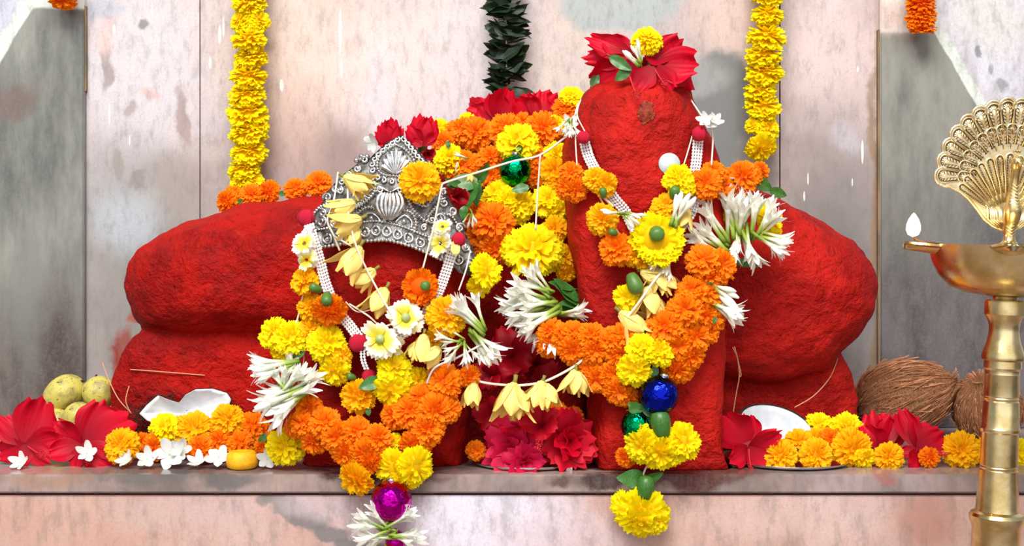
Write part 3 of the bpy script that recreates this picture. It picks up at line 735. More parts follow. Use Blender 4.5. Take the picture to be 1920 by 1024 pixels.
# ------------------------------------------------------------------ silver crown
def crownY(px, py):
    X = (px - 735) * pxm(.04); Z = (480 - py) * pxm(.04)
    return .026 + 1.9 * X * X + .14 * max(-.04, Z)
def CP(cx, cy, h=0.):
    px, py = 570 + cx / 3.4147, 240 + cy / 3.4147
    return at(px, py, crownY(px, py) - h)
crown = thing('silver_crown', 'ornate oxidised silver crown on the left stone idol', 'crown', at(735, 460, .03))
OUT = [(620, 45), (665, 75), (720, 130), (770, 190), (820, 240), (870, 330), (910, 400), (935, 470), (985, 530), (1015, 600), (1035, 680), (1085, 775), (1105, 850), (1090, 900), (1050, 935), (995, 930), (955, 885), (880, 853), (790, 812), (700, 772), (600, 742), (520, 727), (420, 732), (300, 742), (200, 757), (110, 772), (80, 720), (58, 640), (50, 580), (80, 520), (125, 470), (120, 430), (160, 395), (200, 350), (260, 290), (330, 240), (380, 180), (420, 195), (450, 165), (520, 100), (570, 70)]
mb = MB(); po = interp([Vector(p) for p in OUT], 160); cx0, cy0 = 545., 520.
for h in (-.0025, 0.):
    for ring in range(9):
        s = ring / 8
        for p in po: mb.add(CP(cx0 + (p.x - cx0) * max(s, .02), cy0 + (p.y - cy0) * max(s, .02), h))
N_ = len(po)
for lay in (0, 1):
    for ring in range(8):
        for i in range(N_):
            a = lay * 9 * N_ + ring * N_; i2 = (i + 1) % N_; q = (a + i, a + i2, a + N_ + i2, a + N_ + i); mb.face(q if lay else q[::-1])
for i in range(N_):
    a, c_ = 8 * N_ + i, 8 * N_ + (i + 1) % N_; mb.face((a, c_, c_ + 9 * N_, a + 9 * N_))
mb.build('plate', M['dsilver'], crown)
def relief(mb, pts, r, h=.001, closed=False, smooth_=True):
    P = [CP(x, y, h) for x, y in pts]
    if closed: P = P + [P[0]]
    mb.tube(spline(P, 5) if smooth_ and len(P) > 2 else P, r, 6)
def spiral(mb, cx, cy, r0, turns, a0, rad, h=.0015, dirn=1, tail=None):
    pts = []
    for i in range(int(turns * 12) + 1):
        a = R(a0) + dirn * i / 12 * 2 * PI; rr = r0 * (.22 + .78 * i / (turns * 12)); pts.append((cx + rr * math.cos(a), cy - rr * math.sin(a)))
    if tail: pts += tail
    mb.tube([CP(x, y, h) for x, y in pts], rad, 6)
def rope(mb, pts, r, h=.0012, tw=9.):
    P = spline([CP(x, y, h) for x, y in pts], 8); L = 0
    ds = [0]
    for i in range(1, len(P)): ds.append(ds[-1] + (P[i] - P[i - 1]).length)
    m_ = int(ds[-1] / .0011); st = []; rd = []
    for k in range(m_ + 1):
        d = ds[-1] * k / m_; i = min(len(ds) - 2, max(j for j in range(len(ds)) if ds[j] <= d + 1e-12)); t = (d - ds[i]) / max(1e-9, ds[i + 1] - ds[i])
        st.append(P[i].lerp(P[i + 1], t)); rd.append(r * (.72 + .28 * (1 if k % 4 < 2 else -1)))
    mb.tube(st, rd, 7)
LOW = [(100, 770), (200, 755), (300, 740), (420, 728), (520, 724), (600, 738), (700, 768), (790, 808), (880, 849), (955, 882)]
def along(pts, n_):
    P = [Vector((x, y, 0)) for x, y in pts]; P = spline(P, 8); ds = [0]
    for i in range(1, len(P)): ds.append(ds[-1] + (P[i] - P[i - 1]).length)
    out = []
    for k in range(n_):
        d = ds[-1] * (k + .5) / n_; i = min(len(ds) - 2, max(j for j in range(len(ds)) if ds[j] <= d)); t = (d - ds[i]) / max(1e-9, ds[i + 1] - ds[i])
        out.append((P[i].lerp(P[i + 1], t), (P[i + 1] - P[i]).normalized()))
    return out
mb = MB()
for p, d in along(LOW, 36): mb.ball(CP(p.x, p.y - 4, .0018), .0031, 8, 6)
mb.build('beaded_rim', M['silver'], crown)
mb = MB(); rope(mb, [(75, 655), (160, 640), (250, 622), (340, 608), (440, 597), (540, 608), (640, 636), (740, 675), (830, 716), (920, 770), (1000, 835)], .0026)
rope(mb, [(60, 640), (62, 560), (100, 510), (160, 480), (185, 470)], .0032); rope(mb, [(880, 545), (950, 570), (990, 640), (1020, 720), (1070, 800)], .003)
mb.build('rope_border', M['silver'], crown)
mb = MB()
for x, y, dx in ((150, 712, -8), (225, 695, -6), (310, 683, -4), (390, 668, 0), (460, 660, 0), (530, 665, 3), (600, 685, 6), (670, 707, 8), (745, 737, 10), (830, 780, 12), (910, 822, 12), (990, 848, 8)):
    relief(mb, [(x - dx - 4, y - 34), (x - 26, y - 14), (x - 24, y + 12), (x, y + 26), (x + 24, y + 12), (x + 24, y - 14), (x - dx + 6, y - 30)], .0021, .0012); mb.ball(CP(x, y, .0015), .0034, 8, 6)
mb.build('teardrop_border', M['silver'], crown)
mb = MB()                                                   # lotus boss of swelling ribs
for k in range(-3, 4):
    a = k / 3.2
    pts = [(545 + a * 10, 588), (545 + a * 58, 545), (550 + a * 88, 490), (552 + a * 82, 445), (553 + a * 52, 412)]
    P = spline([CP(x, y, .004 + .006 * math.cos(a * 1.3)) for x, y in pts], 6); m_ = len(P)
    mb.tube(P, [.0012 + .0038 * math.sin(PI * (i + .4) / m_) for i in range(m_)], 8)
spiral(mb, 490, 395, 24, 1.3, 200, .0022, .003, -1, [(530, 400), (553, 415)]); spiral(mb, 615, 395, 24, 1.3, -20, .0022, .003, 1, [(575, 400), (553, 415)])
mb.build('lotus_boss', M['silver'], crown)
mb = MB()
rope(mb, [(318, 602), (350, 545), (400, 510), (455, 517), (500, 560), (525, 600)], .0042); rope(mb, [(548, 600), (590, 552), (640, 528), (695, 550), (718, 610), (705, 655)], .0042)
relief(mb, [(350, 600), (385, 560), (430, 545), (470, 570), (490, 600)], .002); relief(mb, [(585, 605), (620, 570), (655, 562), (690, 600), (685, 640)], .002)
mb.ball(CP(430, 578, .001), .004, 10, 8); mb.ball(CP(640, 600, .001), .004, 10, 8)
mb.build('crescent_scrolls', M['silver'], crown)
mb = MB(); rope(mb, [(592, 108), (545, 130), (492, 170), (470, 225), (476, 272), (515, 300), (560, 306), (610, 306), (665, 290), (704, 245), (698, 195), (650, 140), (592, 108)], .003)
for k, (x, y) in enumerate(((500, 245), (512, 205), (535, 172), (562, 150), (592, 140), (622, 152), (650, 180), (672, 212), (680, 250))):
    P = spline([CP(585, 296, .003), CP((585 + x) / 2 + (x - 585) * .12, (296 + y) / 2 - 6, .0035), CP(x, y, .002)], 6); mb.tube(P, [.001 + .0034 * (i / len(P)) ** .7 for i in range(len(P))], 7)
mb.build('palmette', M['silver'], crown)
mb = MB()
for p, d in along([(612, 66), (560, 98), (505, 140), (455, 190), (432, 240), (440, 290)], 8): spiral(mb, p.x, p.y, 21, 1.1, 40, .0021)
m2 = mb; mb = MB(); m3 = MB()
for p, d in along([(630, 62), (680, 115), (735, 185), (790, 240)], 7): spiral(mb, p.x, p.y, 21, 1.1, 130, .0021, .0015, -1)
for x, y, r_ in ((385, 205, 26), (340, 262, 24), (290, 300, 24), (240, 345, 24), (200, 390, 24), (150, 445, 30), (230, 400, 24), (895, 410, 24), (900, 480, 32), (950, 532, 32), (870, 580, 36), (1000, 640, 34), (1040, 765, 30), (995, 700, 26), (112, 600, 36), (120, 545, 26), (190, 610, 26), (820, 590, 24), (770, 640, 24), (250, 560, 26)):
    spiral(m2 if x < 550 else m3, x, y, r_, 1.35, x * 3, .0024, .0016, 1 if x < 550 else -1)
for x, y in ((470, 320), (510, 335), (560, 345), (610, 335), (650, 320)): spiral(m2 if x < 550 else m3, x, y, 20, 1.1, 90, .0022, .002)
for p, d in along([(320, 220), (380, 175), (420, 195)], 3): m2.ball(CP(p.x, p.y, .001), .004, 8, 6)
m2.build('scroll_border', M['silver'], crown); mb.build('scroll_border', M['silver'], crown); m3.build('scroll_border', M['silver'], crown)
for pl, inner in (([(300, 530), (370, 488), (430, 440), (458, 390), (450, 345), (420, 320), (392, 345), (400, 390)], [(330, 500), (380, 450), (415, 400)]), ([(655, 430), (690, 510), (740, 565), (790, 600), (800, 560), (850, 500), (885, 430), (870, 380), (830, 400)], [(720, 480), (780, 500), (840, 430)])):
    mb = MB(); rope(mb, pl, .0046); rope(mb, inner, .003)
    for x, y in inner: relief(mb, [(x - 22, y - 14), (x, y + 4), (x + 22, y - 10)], .002, .0015)
    mb.build('paisley', M['silver'], crown)
mb = MB(); mb.ball(CP(1050, 893, .002), (.0125, .006, .0125), 18, 10); mb.build('end_boss', M['dsilver'], crown)

# ------------------------------------------------------------------ bead necklaces
def necklace(label, left, right, loc, tail=None, caps=(), knots=()):
    g = thing('bead_necklace', label, 'necklace', loc, 'white bead necklaces')
    for path, offs in ((left, (-7.5, -2.5, 2.5, 7.5)), (right, (-7.5, -2.5, 2.5, 7.5))):
        for o_ in offs:
            pts = []
            for i, p in enumerate(path):
                a, b_ = path[max(0, i - 1)], path[min(len(path) - 1, i + 1)]; dx, dy = b_[0] - a[0], b_[1] - a[1]; l_ = math.hypot(dx, dy)
                px, py = p[0] - dy / l_ * o_, p[1] + dx / l_ * o_; pts.append((px, py, p[2] if len(p) > 2 else hitY(px, py) - .006))
            beads(g, pts, .0024)
    if tail:
        for o_ in (-3, 3): beads(g, [(p[0] + o_, p[1], p[2]) for p in tail], .0022)
    for x, y, r, Y in caps: pom(g, x, y, r, Y)
    return g
nk = necklace('white bead necklace looped over the crowned idol, ending in red tassels', [(579, 420, .022), (588, 450, .02), (600, 490, .022), (612, 535, .022), (632, 580, .022), (657, 612, .02), (673, 634, .016)],
    [(851, 462, .022), (838, 505, .026), (823, 545, .028), (800, 585, .028), (766, 620, .026), (720, 640, .02), (690, 646, .015)], at(700, 600, .03), [(680, 650, .016), (681, 675, .014), (688, 694, .012)],
    [(574, 409, 16, .03), (672, 643, 18, .02), (692, 706, 13, .012), (860, 449, 13, .012)])
for k in range(3): beads(nk, [(578 + k * 6, 424, .018), (566 + k * 5, 440 + k * 2, .014), (572 + k * 4, 462, .014)], .0024)
nk2 = necklace('white bead necklace with red caps hanging on the tall idol', [(1096, 266), (1102, 290), (1116, 318), (1138, 352), (1155, 376), (1172, 396), (1184, 420), (1198, 440, .0)],
    [(1309, 262), (1306, 300), (1301, 335), (1302, 372), (1296, 398), (1278, 424), (1250, 446, .0)], at(1200, 420, .01), None, [(1094, 258, 12, .012), (1311, 251, 14, .012)])

# ------------------------------------------------------------------ big garland of the crowned idol
gl = thing('marigold_garland', 'thick yellow and orange marigold garland around the crowned idol, with a magenta bauble', 'garland', at(700, 760, .02))
parse(gl, '''
571 527 28 a -.5 .4 Y.02 kf
+ 592 541 24 150 30
582 577 27 a -.5 .3 Y.025 kf
515 626 31 y -.4 .4 Y.03
545 634 34 y .2 .3 Y.025
530 660 24 y -.2 -.7 Y.03
588 618 28 a .1 .5 Y.028 kf
612 645 37 y .2 .3 Y.018
640 668 22 a .6 .1 Y.016 kf
628 694 31 y -.3 -.4 Y.016
+ 659 707 18 160 30
618 581 33 o .0 -.9 Y.004 kp
+ 613 560 30 -85 50
671 744 33 a -.2 -.3 Y.008 kf
738 690 34 y .3 .5 Y-.002 kn
735 732 36 y -.2 -.5 Y-.004 kn
758 712 26 y .7 .0 Y.004 kn
781 712 25 y .4 -.1 Y.014
820 633 22 a .1 -.2 Y.02
795 650 20 a -.2 .1 Y.02
838 594 38 a .1 .1 Y-.004 kp
832 718 36 o -.2 .2 Y-.002
880 706 22 o .6 .0 Y.004
740 778 27 o -.5 .1 Y-.002
768 772 32 o .1 .3 Y-.012
790 748 28 o .2 .3 Y-.006
800 805 34 o .0 .1 Y-.016
815 770 32 o .2 .0 Y-.016
839 768 27 o .6 .1 Y-.008
780 832 31 o .1 -.5 Y-.014
740 829 18 y .0 .3 Y-.005
579 766 26 o -.4 .6 Y.012
555 800 24 o -.7 .1 Y.012
571 796 28 o -.4 .2 Y.002
590 826 28 o -.4 -.5 Y.000
609 794 31 o .0 .4 Y-.008
632 818 31 o .1 .0 Y-.014
650 846 30 o -.1 -.5 Y-.016
669 810 30 o .2 .4 Y-.016
687 850 33 o .1 -.2 Y-.024
708 824 29 o .5 .5 Y-.02
693 866 26 o .1 -.8 Y-.026
668 897 34 a -.6 -.7 Y-.026 kf
655 880 18 a -.6 .2 Y-.02 kf
740 878 38 y -.3 -.3 Y-.03 kn
778 874 38 y .6 -.2 Y-.032 kn
758 900 30 y .1 -.9 Y-.03 kn
''')
leaf(gl, 693, 720, 44, 200, -.008, 1, 10, 20); leaf(gl, 690, 770, 18, 100, .0, 1); leaf(gl, 748, 842, 18, 60, -.01, 1); leaf(gl, 560, 665, 26, 20, .02, 1)
tuberoses(gl, 560, 682, 178, 200, 6, 80, .012, 6, None, 1); tuberoses(gl, 540, 742, 60, 130, 5, 60, .008, 8, None, 2); tuberoses(gl, 520, 742, 15, 62, 8, 82, .004, 10, None, 3); tuberoses(gl, 575, 728, 186, 230, 9, 92, .0, 10, None, 4)
for x, y, a in ((470, 690, 195), (568, 774, 215), (560, 778, 220)): pass
bauble(gl, 734, 940, 39, 'bm', -.035)
tuberoses(gl, 728, 992, 130, 172, 6, 62, -.03, 8, None, 5); tuberoses(gl, 722, 985, 15, 48, 7, 60, -.034, 8, None, 6); tuberoses(gl, 738, 1002, 165, 205, 6, 62, -.032, 8, None, 7); tuberoses(gl, 735, 1004, -15, 18, 6, 60, -.036, 8, None, 8)
parse(gl, '''
736 1046 30 y .0 1 Y-.03
''')
bauble(gl, 742, 1014, 20, 'bm', -.02)
# tuberoses on its right-hand strand
tuberoses(gl, 905, 622, 118, 152, 7, 78, .0, 8, None, 9); tuberoses(gl, 880, 620, -62, -38, 6, 74, -.002, 8, None, 10); tuberoses(gl, 868, 640, 150, 300, 9, 46, -.008, 5, None, 11)
cord('string', [(800, 720, -.012), (815, 690, -.014), (855, 672, -.014), (905, 645, -.012)], .0016, M['white'], gl)
cord('string', [(571, 540, .02), (560, 590, .028), (545, 650, .02), (560, 720, .01), (579, 766, .016), (632, 818, -.004), (700, 870, -.02), (730, 905, -.022), (736, 1010, -.025)], .0014, M['thread'], gl)
cord('string', [(838, 590, .0), (835, 660, .004), (832, 720, .002), (800, 810, -.01), (765, 870, -.022), (736, 900, -.026)], .0014, M['thread'], gl)
# pale blossoms of a separate little string
gp = thing('blossom_string', 'string of pale white and yellow blossoms with green centres across the crowned idol', 'flower string', at(740, 620, .0))
pale(gp, 760, 597, 37, -.012, .2, .3, 0); pale(gp, 714, 636, 37, -.018, -.1, .1, 1); pale(gp, 738, 648, 22, -.008, .2, -.6, 0, False)
cord('thread', [(712, 575, .012), (672, 585, .012), (648, 566, .012)], .0011, M['thread'], gp); cord('thread', [(712, 640, -.01), (735, 620, -.006), (768, 590, -.006)], .0011, M['thread'], gp)
cord('thread', [(655, 570, .012), (690, 592, .004), (716, 612, -.004), (742, 604, -.006)], .0014, M['thread'], gp)
tag(pale(None, 571, 457, 24, .004, -.2, .3, 1, False), 'pale yellow and white blossom on the left end of the crown', 'flower', 'pale blossoms beside the crown')
tag(pale(None, 575, 487, 22, .006, -.1, -.4, 0, False), 'creamy white blossom below the left end of the crown', 'flower', 'pale blossoms beside the crown')
tag(pale(None, 830, 426, 20, .008, .1, .6, 0, False), 'small white blossom with yellow eye on right of crown, upper one', 'flower', 'pale blossoms beside the crown')
tag(pale(None, 826, 456, 24, .006, -.3, -.2, 1, False), 'white blossom low on the right of the crown', 'flower', 'pale blossoms beside the crown')
leafy = thing('champa_petal', 'single yellow petal beside the red tassel on the crown', 'petal', at(855, 465, .008))
inst('petal', LEAF[1], aim(at(855, 478, .006), ang(95), 30 * pxm(0), 0), leafy, M['champa'])
tag(marigold(None, 789, 341, 38, 'a', .1, .15, Y=crownY(789, 341) - .024, kind='p'), 'amber marigold stuck on the right of the silver crown', 'flower')
o = marigold(None, 788, 538, 34, 'o', .15, -.1, Y=.008, kind='p', back=True); calyx(o, 798, 536, 26, 180, 82, Y=-.014)
tag(o, 'orange marigold with green calyx on the red forehead under the crown', 'flower')
o = marigold(None, 912, 508, 34, 'y', .8, .3, Y=.03, kind='n'); tag(o, 'yellow marigold behind the right end of the silver crown', 'flower')
parse(o, '''
900 536 26 y .3 -.8 Y.035 kn
''')
# ------------------------------------------------------------------ champa strings
gc = thing('champa_string', 'string of creamy yellow champa flowers across the silver crown', 'flower string', at(660, 460, .0))
for x, y, ln, a, Y, k in ((664, 341, 66, -28, -.002, 0), (646, 388, 66, 205, -.004, 1), (672, 342, 56, -60, .0, 3), (655, 420, 74, 207, -.010, 2), (666, 440, 46, 250, -.004, 0), (661, 486, 84, 240, -.008, 1), (686, 520, 66, 220, .004, 2), (712, 562, 74, 242, .004, 3), (792, 648, 64, 262, -.004, 0), (812, 668, 62, 236, -.006, 1), (776, 655, 44, 245, -.002, 2)):
    champa(gc, x, y, ln, a, Y, k)
cord('thread', [(634, 323, .03), (625, 380, .014), (614, 413, .008), (626, 442, .0), (637, 470, .0)], .0015, M['thread'], gc)
cord('thread', [(652, 352, .0), (653, 398, -.012), (662, 442, -.018), (673, 474, -.018), (688, 506, -.010), (704, 536, -.008), (734, 590, -.014)], .0015, M['thread'], gc)
cord('thread', [(626, 442, .0), (642, 452, -.016), (660, 462, -.016)], .0013, M['thread'], gc)
cord('thread', [(829, 345, .0), (820, 390, .0), (812, 430, .002), (803, 465, .004), (793, 503, .006)], .0014, M['thread'], gc)
cord('thread', [(882, 470, .02), (874, 505, .006), (860, 545, .0)], .0012, M['thread'], gc)
gm = thing('champa_string', 'white cord with hanging yellow champa flowers stretched between the two idols', 'flower string', at(985, 720, .0))
cord('cord', [(884, 708, .008), (905, 717, .004), (945, 722, .002), (985, 722, .0), (1025, 714, .0), (1072, 690, .0), (1096, 672, .006)], .0019, M['thread'], gm)
for x, y, ln, a, k in ((886, 737, 58, 262, 0), (958, 748, 92, 258, 1), (972, 752, 74, 285, 2), (1010, 736, 68, 250, 3), (1028, 738, 60, 292, 0), (1076, 714, 64, 262, 2), (1086, 716, 58, 282, 1)): champa(gm, x, y, ln, a, -.004 - .003 * (k % 2), k)
ty = [(961, 703), ]
gr_ = thing('champa_string', 'short slanting string of yellow champa flowers on the breast of the tall idol', 'flower string', at(1205, 560, .0))
for x, y, ln, a, k in ((1232, 522, 66, 275, 1), (1250, 528, 58, 300, 2), (1216, 516, 50, 330, 0), (1216, 562, 78, 268, 3), (1228, 570, 60, 285, 0), (1182, 602, 78, 318, 2), (1196, 612, 56, 290, 1), (1286, 408, 50, 250, 3)): champa(gr_, x, y, ln, a, -.006, k)
cord('thread', [(1245, 505, -.016), (1224, 530, -.022), (1196, 570, -.022), (1168, 606, -.012)], .0018, M['thread'], gr_)

# ------------------------------------------------------------------ garland heaped between the two heads
gh = thing('marigold_garland', 'heap of orange and yellow marigold garland on the stone between the two idols', 'garland', at(960, 400, .3))
parse(gh, '''
825 242 20 y .0 .3 Y.25
850 252 26 o -.2 .4 Y.25
832 268 22 o -.3 .0 Y.24
876 228 18 y .0 .6 Y.25
868 246 26 o -.7 .2 Y.24
893 250 32 o -.3 .2 Y.23
918 246 20 y -.8 .2 Y.24
950 245 34 o .1 .4 Y.22
978 232 24 o .1 .6 Y.24
1019 244 36 o .2 .3 Y.22
1042 236 22 y .5 .4 Y.22
1059 208 26 o .2 .5 Y.25
1072 182 24 y .2 .6 Y.25 F.7
972 268 40 y .1 .5 Y.19 kf
+ 972 284 26 95 60
843 300 30 y -.2 .4 Y.21 kf
871 312 30 o .1 .1 Y.21
850 322 20 o -.3 -.3 Y.21
921 298 26 o -.1 .3 Y.21
922 332 26 o -.2 .0 Y.21
1008 300 26 o .2 .1 Y.20
1010 330 26 o .1 -.2 Y.20
1044 292 26 y .4 .3 Y.19
1040 322 30 a .3 .1 Y.18
1046 340 22 a .3 .0 Y.175
934 370 34 y -.5 .5 Y.17 kf
970 388 34 y .3 -.1 Y.165 kf
950 380 32 y .0 .3 Y.16 kf
1028 378 33 y .0 .3 Y.17
1044 396 24 y .3 -.3 Y.165
900 408 30 o -.4 .3 Y.16
925 418 40 o .0 .3 Y.14
898 442 26 o -.5 -.2 Y.15
930 466 34 o .0 -.3 Y.14
908 470 22 o -.4 -.3 Y.15
1042 430 26 a .2 .4 Y.14
999 470 52 y -.1 .3 Y.10 kf
1030 476 34 y .5 .1 Y.11 kf
968 470 32 y -.6 .1 Y.11 kf
1056 484 26 a .4 .1 Y.12
1062 510 20 a .3 -.5 Y.12
''')
leaf(gh, 840, 270, 16, 100, .2, 1)
bauble(gh, 966, 319, 30, 'bg', .165, 88)
for x, y, ln, a, k in ((866, 343, 60, 185, 1), (903, 325, 52, 60, 0), (850, 345, 40, 165, 2), (880, 362, 56, 262, 1), (895, 362, 56, 275, 0), (868, 400, 30, 250, 1), (975, 354, 34, 190, 1)): leaf(gh, x, y, ln, a, .115 if x < 890 else .14, k, 20, 10)
tuberoses(gh, 880, 395, 230, 300, 4, 34, .11, 6, BUD, 3); tuberoses(gh, 876, 300, 130, 160, 2, 30, .16, 4, BUD, 4); tuberoses(gh, 855, 330, 85, 95, 1, 28, .15, 2, BUD, 5)
# tuberose knot that closes it
tuberoses(gh, 1032, 556, 120, 168, 8, 66, .06, 10, None, 21); tuberoses(gh, 1020, 565, 160, 195, 9, 78, .06, 10, None, 22); tuberoses(gh, 1050, 575, 170, 215, 8, 80, .055, 10, None, 23); tuberoses(gh, 1036, 580, 215, 262, 7, 74, .055, 10, None, 24); tuberoses(gh, 1040, 590, -10, 20, 5, 58, .06, 8, None, 25)
for x, y, ln, a in ((1058, 548, 66, 150), (1064, 560, 70, 155), (1050, 540, 50, 175), (1075, 575, 60, 190), (1060, 590, 60, 170)): leaf(gh, x, y, ln, a, .075, 2, 40, 5)
# cord with a tied blossom between crown and tall idol
gt = thing('cotton_thread', 'cotton thread tied from the silver crown across the green bauble to the tall idol', 'thread', at(960, 300, .05))
cord('thread', [(830, 345, .0), (842, 340, .0), (900, 322, .02), (960, 303, .03), (1012, 291, .035), (1062, 256, .03)], .0016, M['thread'], gt)
cord('thread', [(1013, 291, .034), (1009, 350, .045), (1004, 432, .05)], .0014, M['thread'], gt)
cord('thread', [(1062, 256, .03), (1075, 225, .06), (1084, 195, .085)], .0014, M['thread'], gt)
o = inst('white_blossom', JAS[0], aim(at(1068, 232, .04), (0, -1, .5), 16 * pxm(0), 0), gt); tuberoses(gt, 1070, 225, 225, 300, 6, 34, .035, 4, None, 31)
inst('champa_flower', CHA[1], aim(at(884, 322, .01), ang(260), 22 * pxm(0)), gt)

# ------------------------------------------------------------------ garlands of the tall idol
gu = thing('marigold_garland', 'loose orange marigold string looped around the neck of the tall idol', 'garland', at(1200, 400, .0))
parse(gu, '''
1071 325 23 o .0 .3 Y.02
1065 352 24 o -.4 -.1 Y.02
1080 356 24 o .3 -.3 Y.016
1117 336 24 a -.2 .3 Y.0
1134 346 24 a .2 -.2 Y-.004
+ 1131 362 20 100 30
1130 412 30 a -.2 -.1 Y-.006 kp
+ 1150 436 18 160 30
1156 467 33 o -.3 .2 Y-.006 kf
1188 476 26 a .4 -.2 Y-.006 kf
1208 486 26 a .2 -.5 Y-.002 kf
1248 390 28 a .0 .4 Y-.006 kp
1272 338 30 y .1 .2 Y-.008 kf
1288 352 18 y .3 -.2 Y-.006 kf
+ 1264 362 26 80 40
1300 345 22 o -.5 .1 Y.01 kp
1324 345 30 o .1 .1 Y.004
1338 325 24 o .1 .5 Y.02
1352 350 24 o .4 -.1 Y.03
1390 334 32 o .1 .1 Y.10
1424 322 20 o .7 .2 Y.14
1412 330 20 o .4 .0 Y.13
1231 447 44 y .0 -.1 Y-.02 kn b
1240 466 38 y .1 -.6 Y-.016 kn b
1232 445 50 y .05 -.1 Y-.016 kn b
+ 1231 437 40 -90 75
1175 560 27 y -.3 -.1 Y-.004 kn
+ 1189 531 40 -70 20
''')
leaf(gu, 1430, 346, 44, -30, .13, 1, 10); leaf(gu, 1460, 362, 34, -20, .15, 1, 10)
cord('string', [(1071, 330, .03), (1104, 338, .01), (1130, 380, .005), (1150, 420, .002), (1180, 460, .0), (1231, 450, -.006), (1262, 395, .0), (1290, 350, .008), (1340, 335, .03), (1390, 334, .11), (1424, 325, .15)], .0014, M['thread'], gu)
tuberoses(gu, 1172, 400, 172, 180, 2, 46, -.02, 3, BUD, 41); tuberoses(gu, 1170, 402, 290, 350, 7, 36, -.018, 4, BUD, 42); tuberoses(gu, 1262, 425, 55, 85, 5, 66, -.014, 6, BUD, 43); tuberoses(gu, 1262, 478, 200, 270, 7, 44, -.006, 8, FLO[0], 44)
gb = thing('marigold_garland', 'thick orange marigold garland across the tall idol with blue and green bauble pendant', 'garland', at(1220, 700, .0))
parse(gb, '''
1032 622 26 o -.4 .3 Y.03
1030 645 26 o -.4 -.2 Y.03
1058 632 28 o -.1 .3 Y.022
1078 625 26 o .1 .6 Y.018
1074 655 30 o .0 -.2 Y.014
1110 632 28 o -.1 .5 Y.006
1116 656 30 o .0 -.2 Y.002
1148 640 27 o -.1 .4 Y-.004
1168 632 28 o .1 .3 Y-.008
1160 662 29 o .0 -.2 Y-.006
1120 710 28 o -.3 -.2 Y.004
1105 690 22 o -.4 .0 Y.008
1148 702 27 o -.1 .0 Y-.004
1160 732 29 o -.1 -.3 Y-.008
1176 744 22 o .2 -.5 Y-.006
1318 490 33 o -.1 .4 Y-.012
1348 500 34 o .5 .1 Y-.004
1330 516 30 o .2 -.4 Y-.01
1298 548 32 o -.3 .3 Y-.012
1322 552 32 o .3 .2 Y-.008
1284 582 34 o -.3 .2 Y-.022
1336 596 29 o .5 .0 Y-.004
1318 590 28 o .2 -.2 Y-.012
1352 575 22 o .6 .2 Y.0
1246 615 36 o -.3 .3 Y-.02
1300 632 33 o .3 .1 Y-.016
1268 648 34 o .1 -.2 Y-.02
1326 624 24 o .6 .0 Y-.008
1292 664 31 o .4 -.3 Y-.016
1268 690 30 o .2 -.5 Y-.014
1282 700 20 o .4 -.4 Y-.012
1204 655 31 y -.3 .5 Y-.03 kf
1236 660 30 y .4 .4 Y-.032 kf
1190 692 33 y -.3 -.3 Y-.03 kf
1176 700 22 y -.7 -.2 Y-.026 kf
''')
leaf(gb, 1341, 600, 14, 60, -.03, 1); leaf(gb, 1228, 694, 26, 80, -.03, 1)
bauble(gb, 1236, 741, 37, 'bb', -.035, 75)
leaf(gb, 1190, 762, 30, 160, -.026, 1); leaf(gb, 1225, 775, 44, -20, -.03, 0); leaf(gb, 1196, 766, 34, 10, -.03, 1)
bauble(gb, 1193, 798, 29, 'bg', -.02, 60)
parse(gb, '''
1206 835 36 y -.5 -.2 Y-.035 kf
1236 846 36 y .0 -.4 Y-.04 kf
1280 828 36 y .6 .2 Y-.035 kf
1262 846 30 y .3 -.5 Y-.036 kf
1200 806 18 y -.5 .4 Y-.035 kf
1174 858 20 o -.4 -.3 Y-.01
1202 962 50 y .0 -.3 Y-.03 kn
1172 950 30 y -.7 -.1 Y-.028 kn
1234 972 30 y .7 -.2 Y-.028 kn
1206 978 34 y .1 -.9 Y-.032 kn
''')
inst('calyx', CAL, aim(at(1243, 822, -.045), ang(98), 50 * pxm(0)), gb, M['leaf']); leaf(gb, 1185, 898, 60, 172, -.028, 1, 15, 20); leaf(gb, 1206, 912, 50, 60, -.03, 0, 0, 10); leaf(gb, 1222, 896, 48, 30, -.026, 2); inst('calyx', CAL, aim(at(1207, 938, -.036), ang(82), 44 * pxm(0)), gb, M['leaf'])
cord('string', [(1034, 630, .036), (1110, 646, .012), (1160, 690, .0), (1200, 700, -.018), (1232, 712, -.022), (1215, 770, -.022), (1240, 820, -.03), (1206, 890, -.02), (1203, 950, -.02)], .0014, M['thread'], gb)
cord('string', [(1335, 490, .0), (1300, 560, -.002), (1284, 620, -.008), (1262, 680, -.01), (1232, 712, -.02)], .0014, M['thread'], gb)
# tuberoses and yellow marigolds of its upper end
parse(gb, '''
1350 396 32 y -.2 .5 Y.06 kf
1443 412 30 y .7 .4 Y.07 kn
1446 434 24 y .6 -.3 Y.075 kn
''')
TY = .045
for bx, by, a0, a1, cnt, L in ((1362, 470, 130, 165, 6, 82), (1366, 460, 100, 140, 7, 92), (1384, 450, 70, 105, 9, 90), (1412, 445, 40, 85, 8, 74), (1416, 440, -45, -5, 8, 62), (1392, 420, 250, 296, 7, 74), (1360, 480, 150, 172, 5, 76)):
    tuberoses(gb, bx, by, a0, a1, cnt, L, TY, 9, None, 50 + a0)
tuberoses(gb, 1325, 535, -50, -20, 6, 66, .0, 8, BUD, 61); tuberoses(gb, 1325, 560, -42, -18, 7, 70, .0, 8, FLO[1], 62)
leaf(gb, 1396, 499, 60, 185, .05, 2, 40)
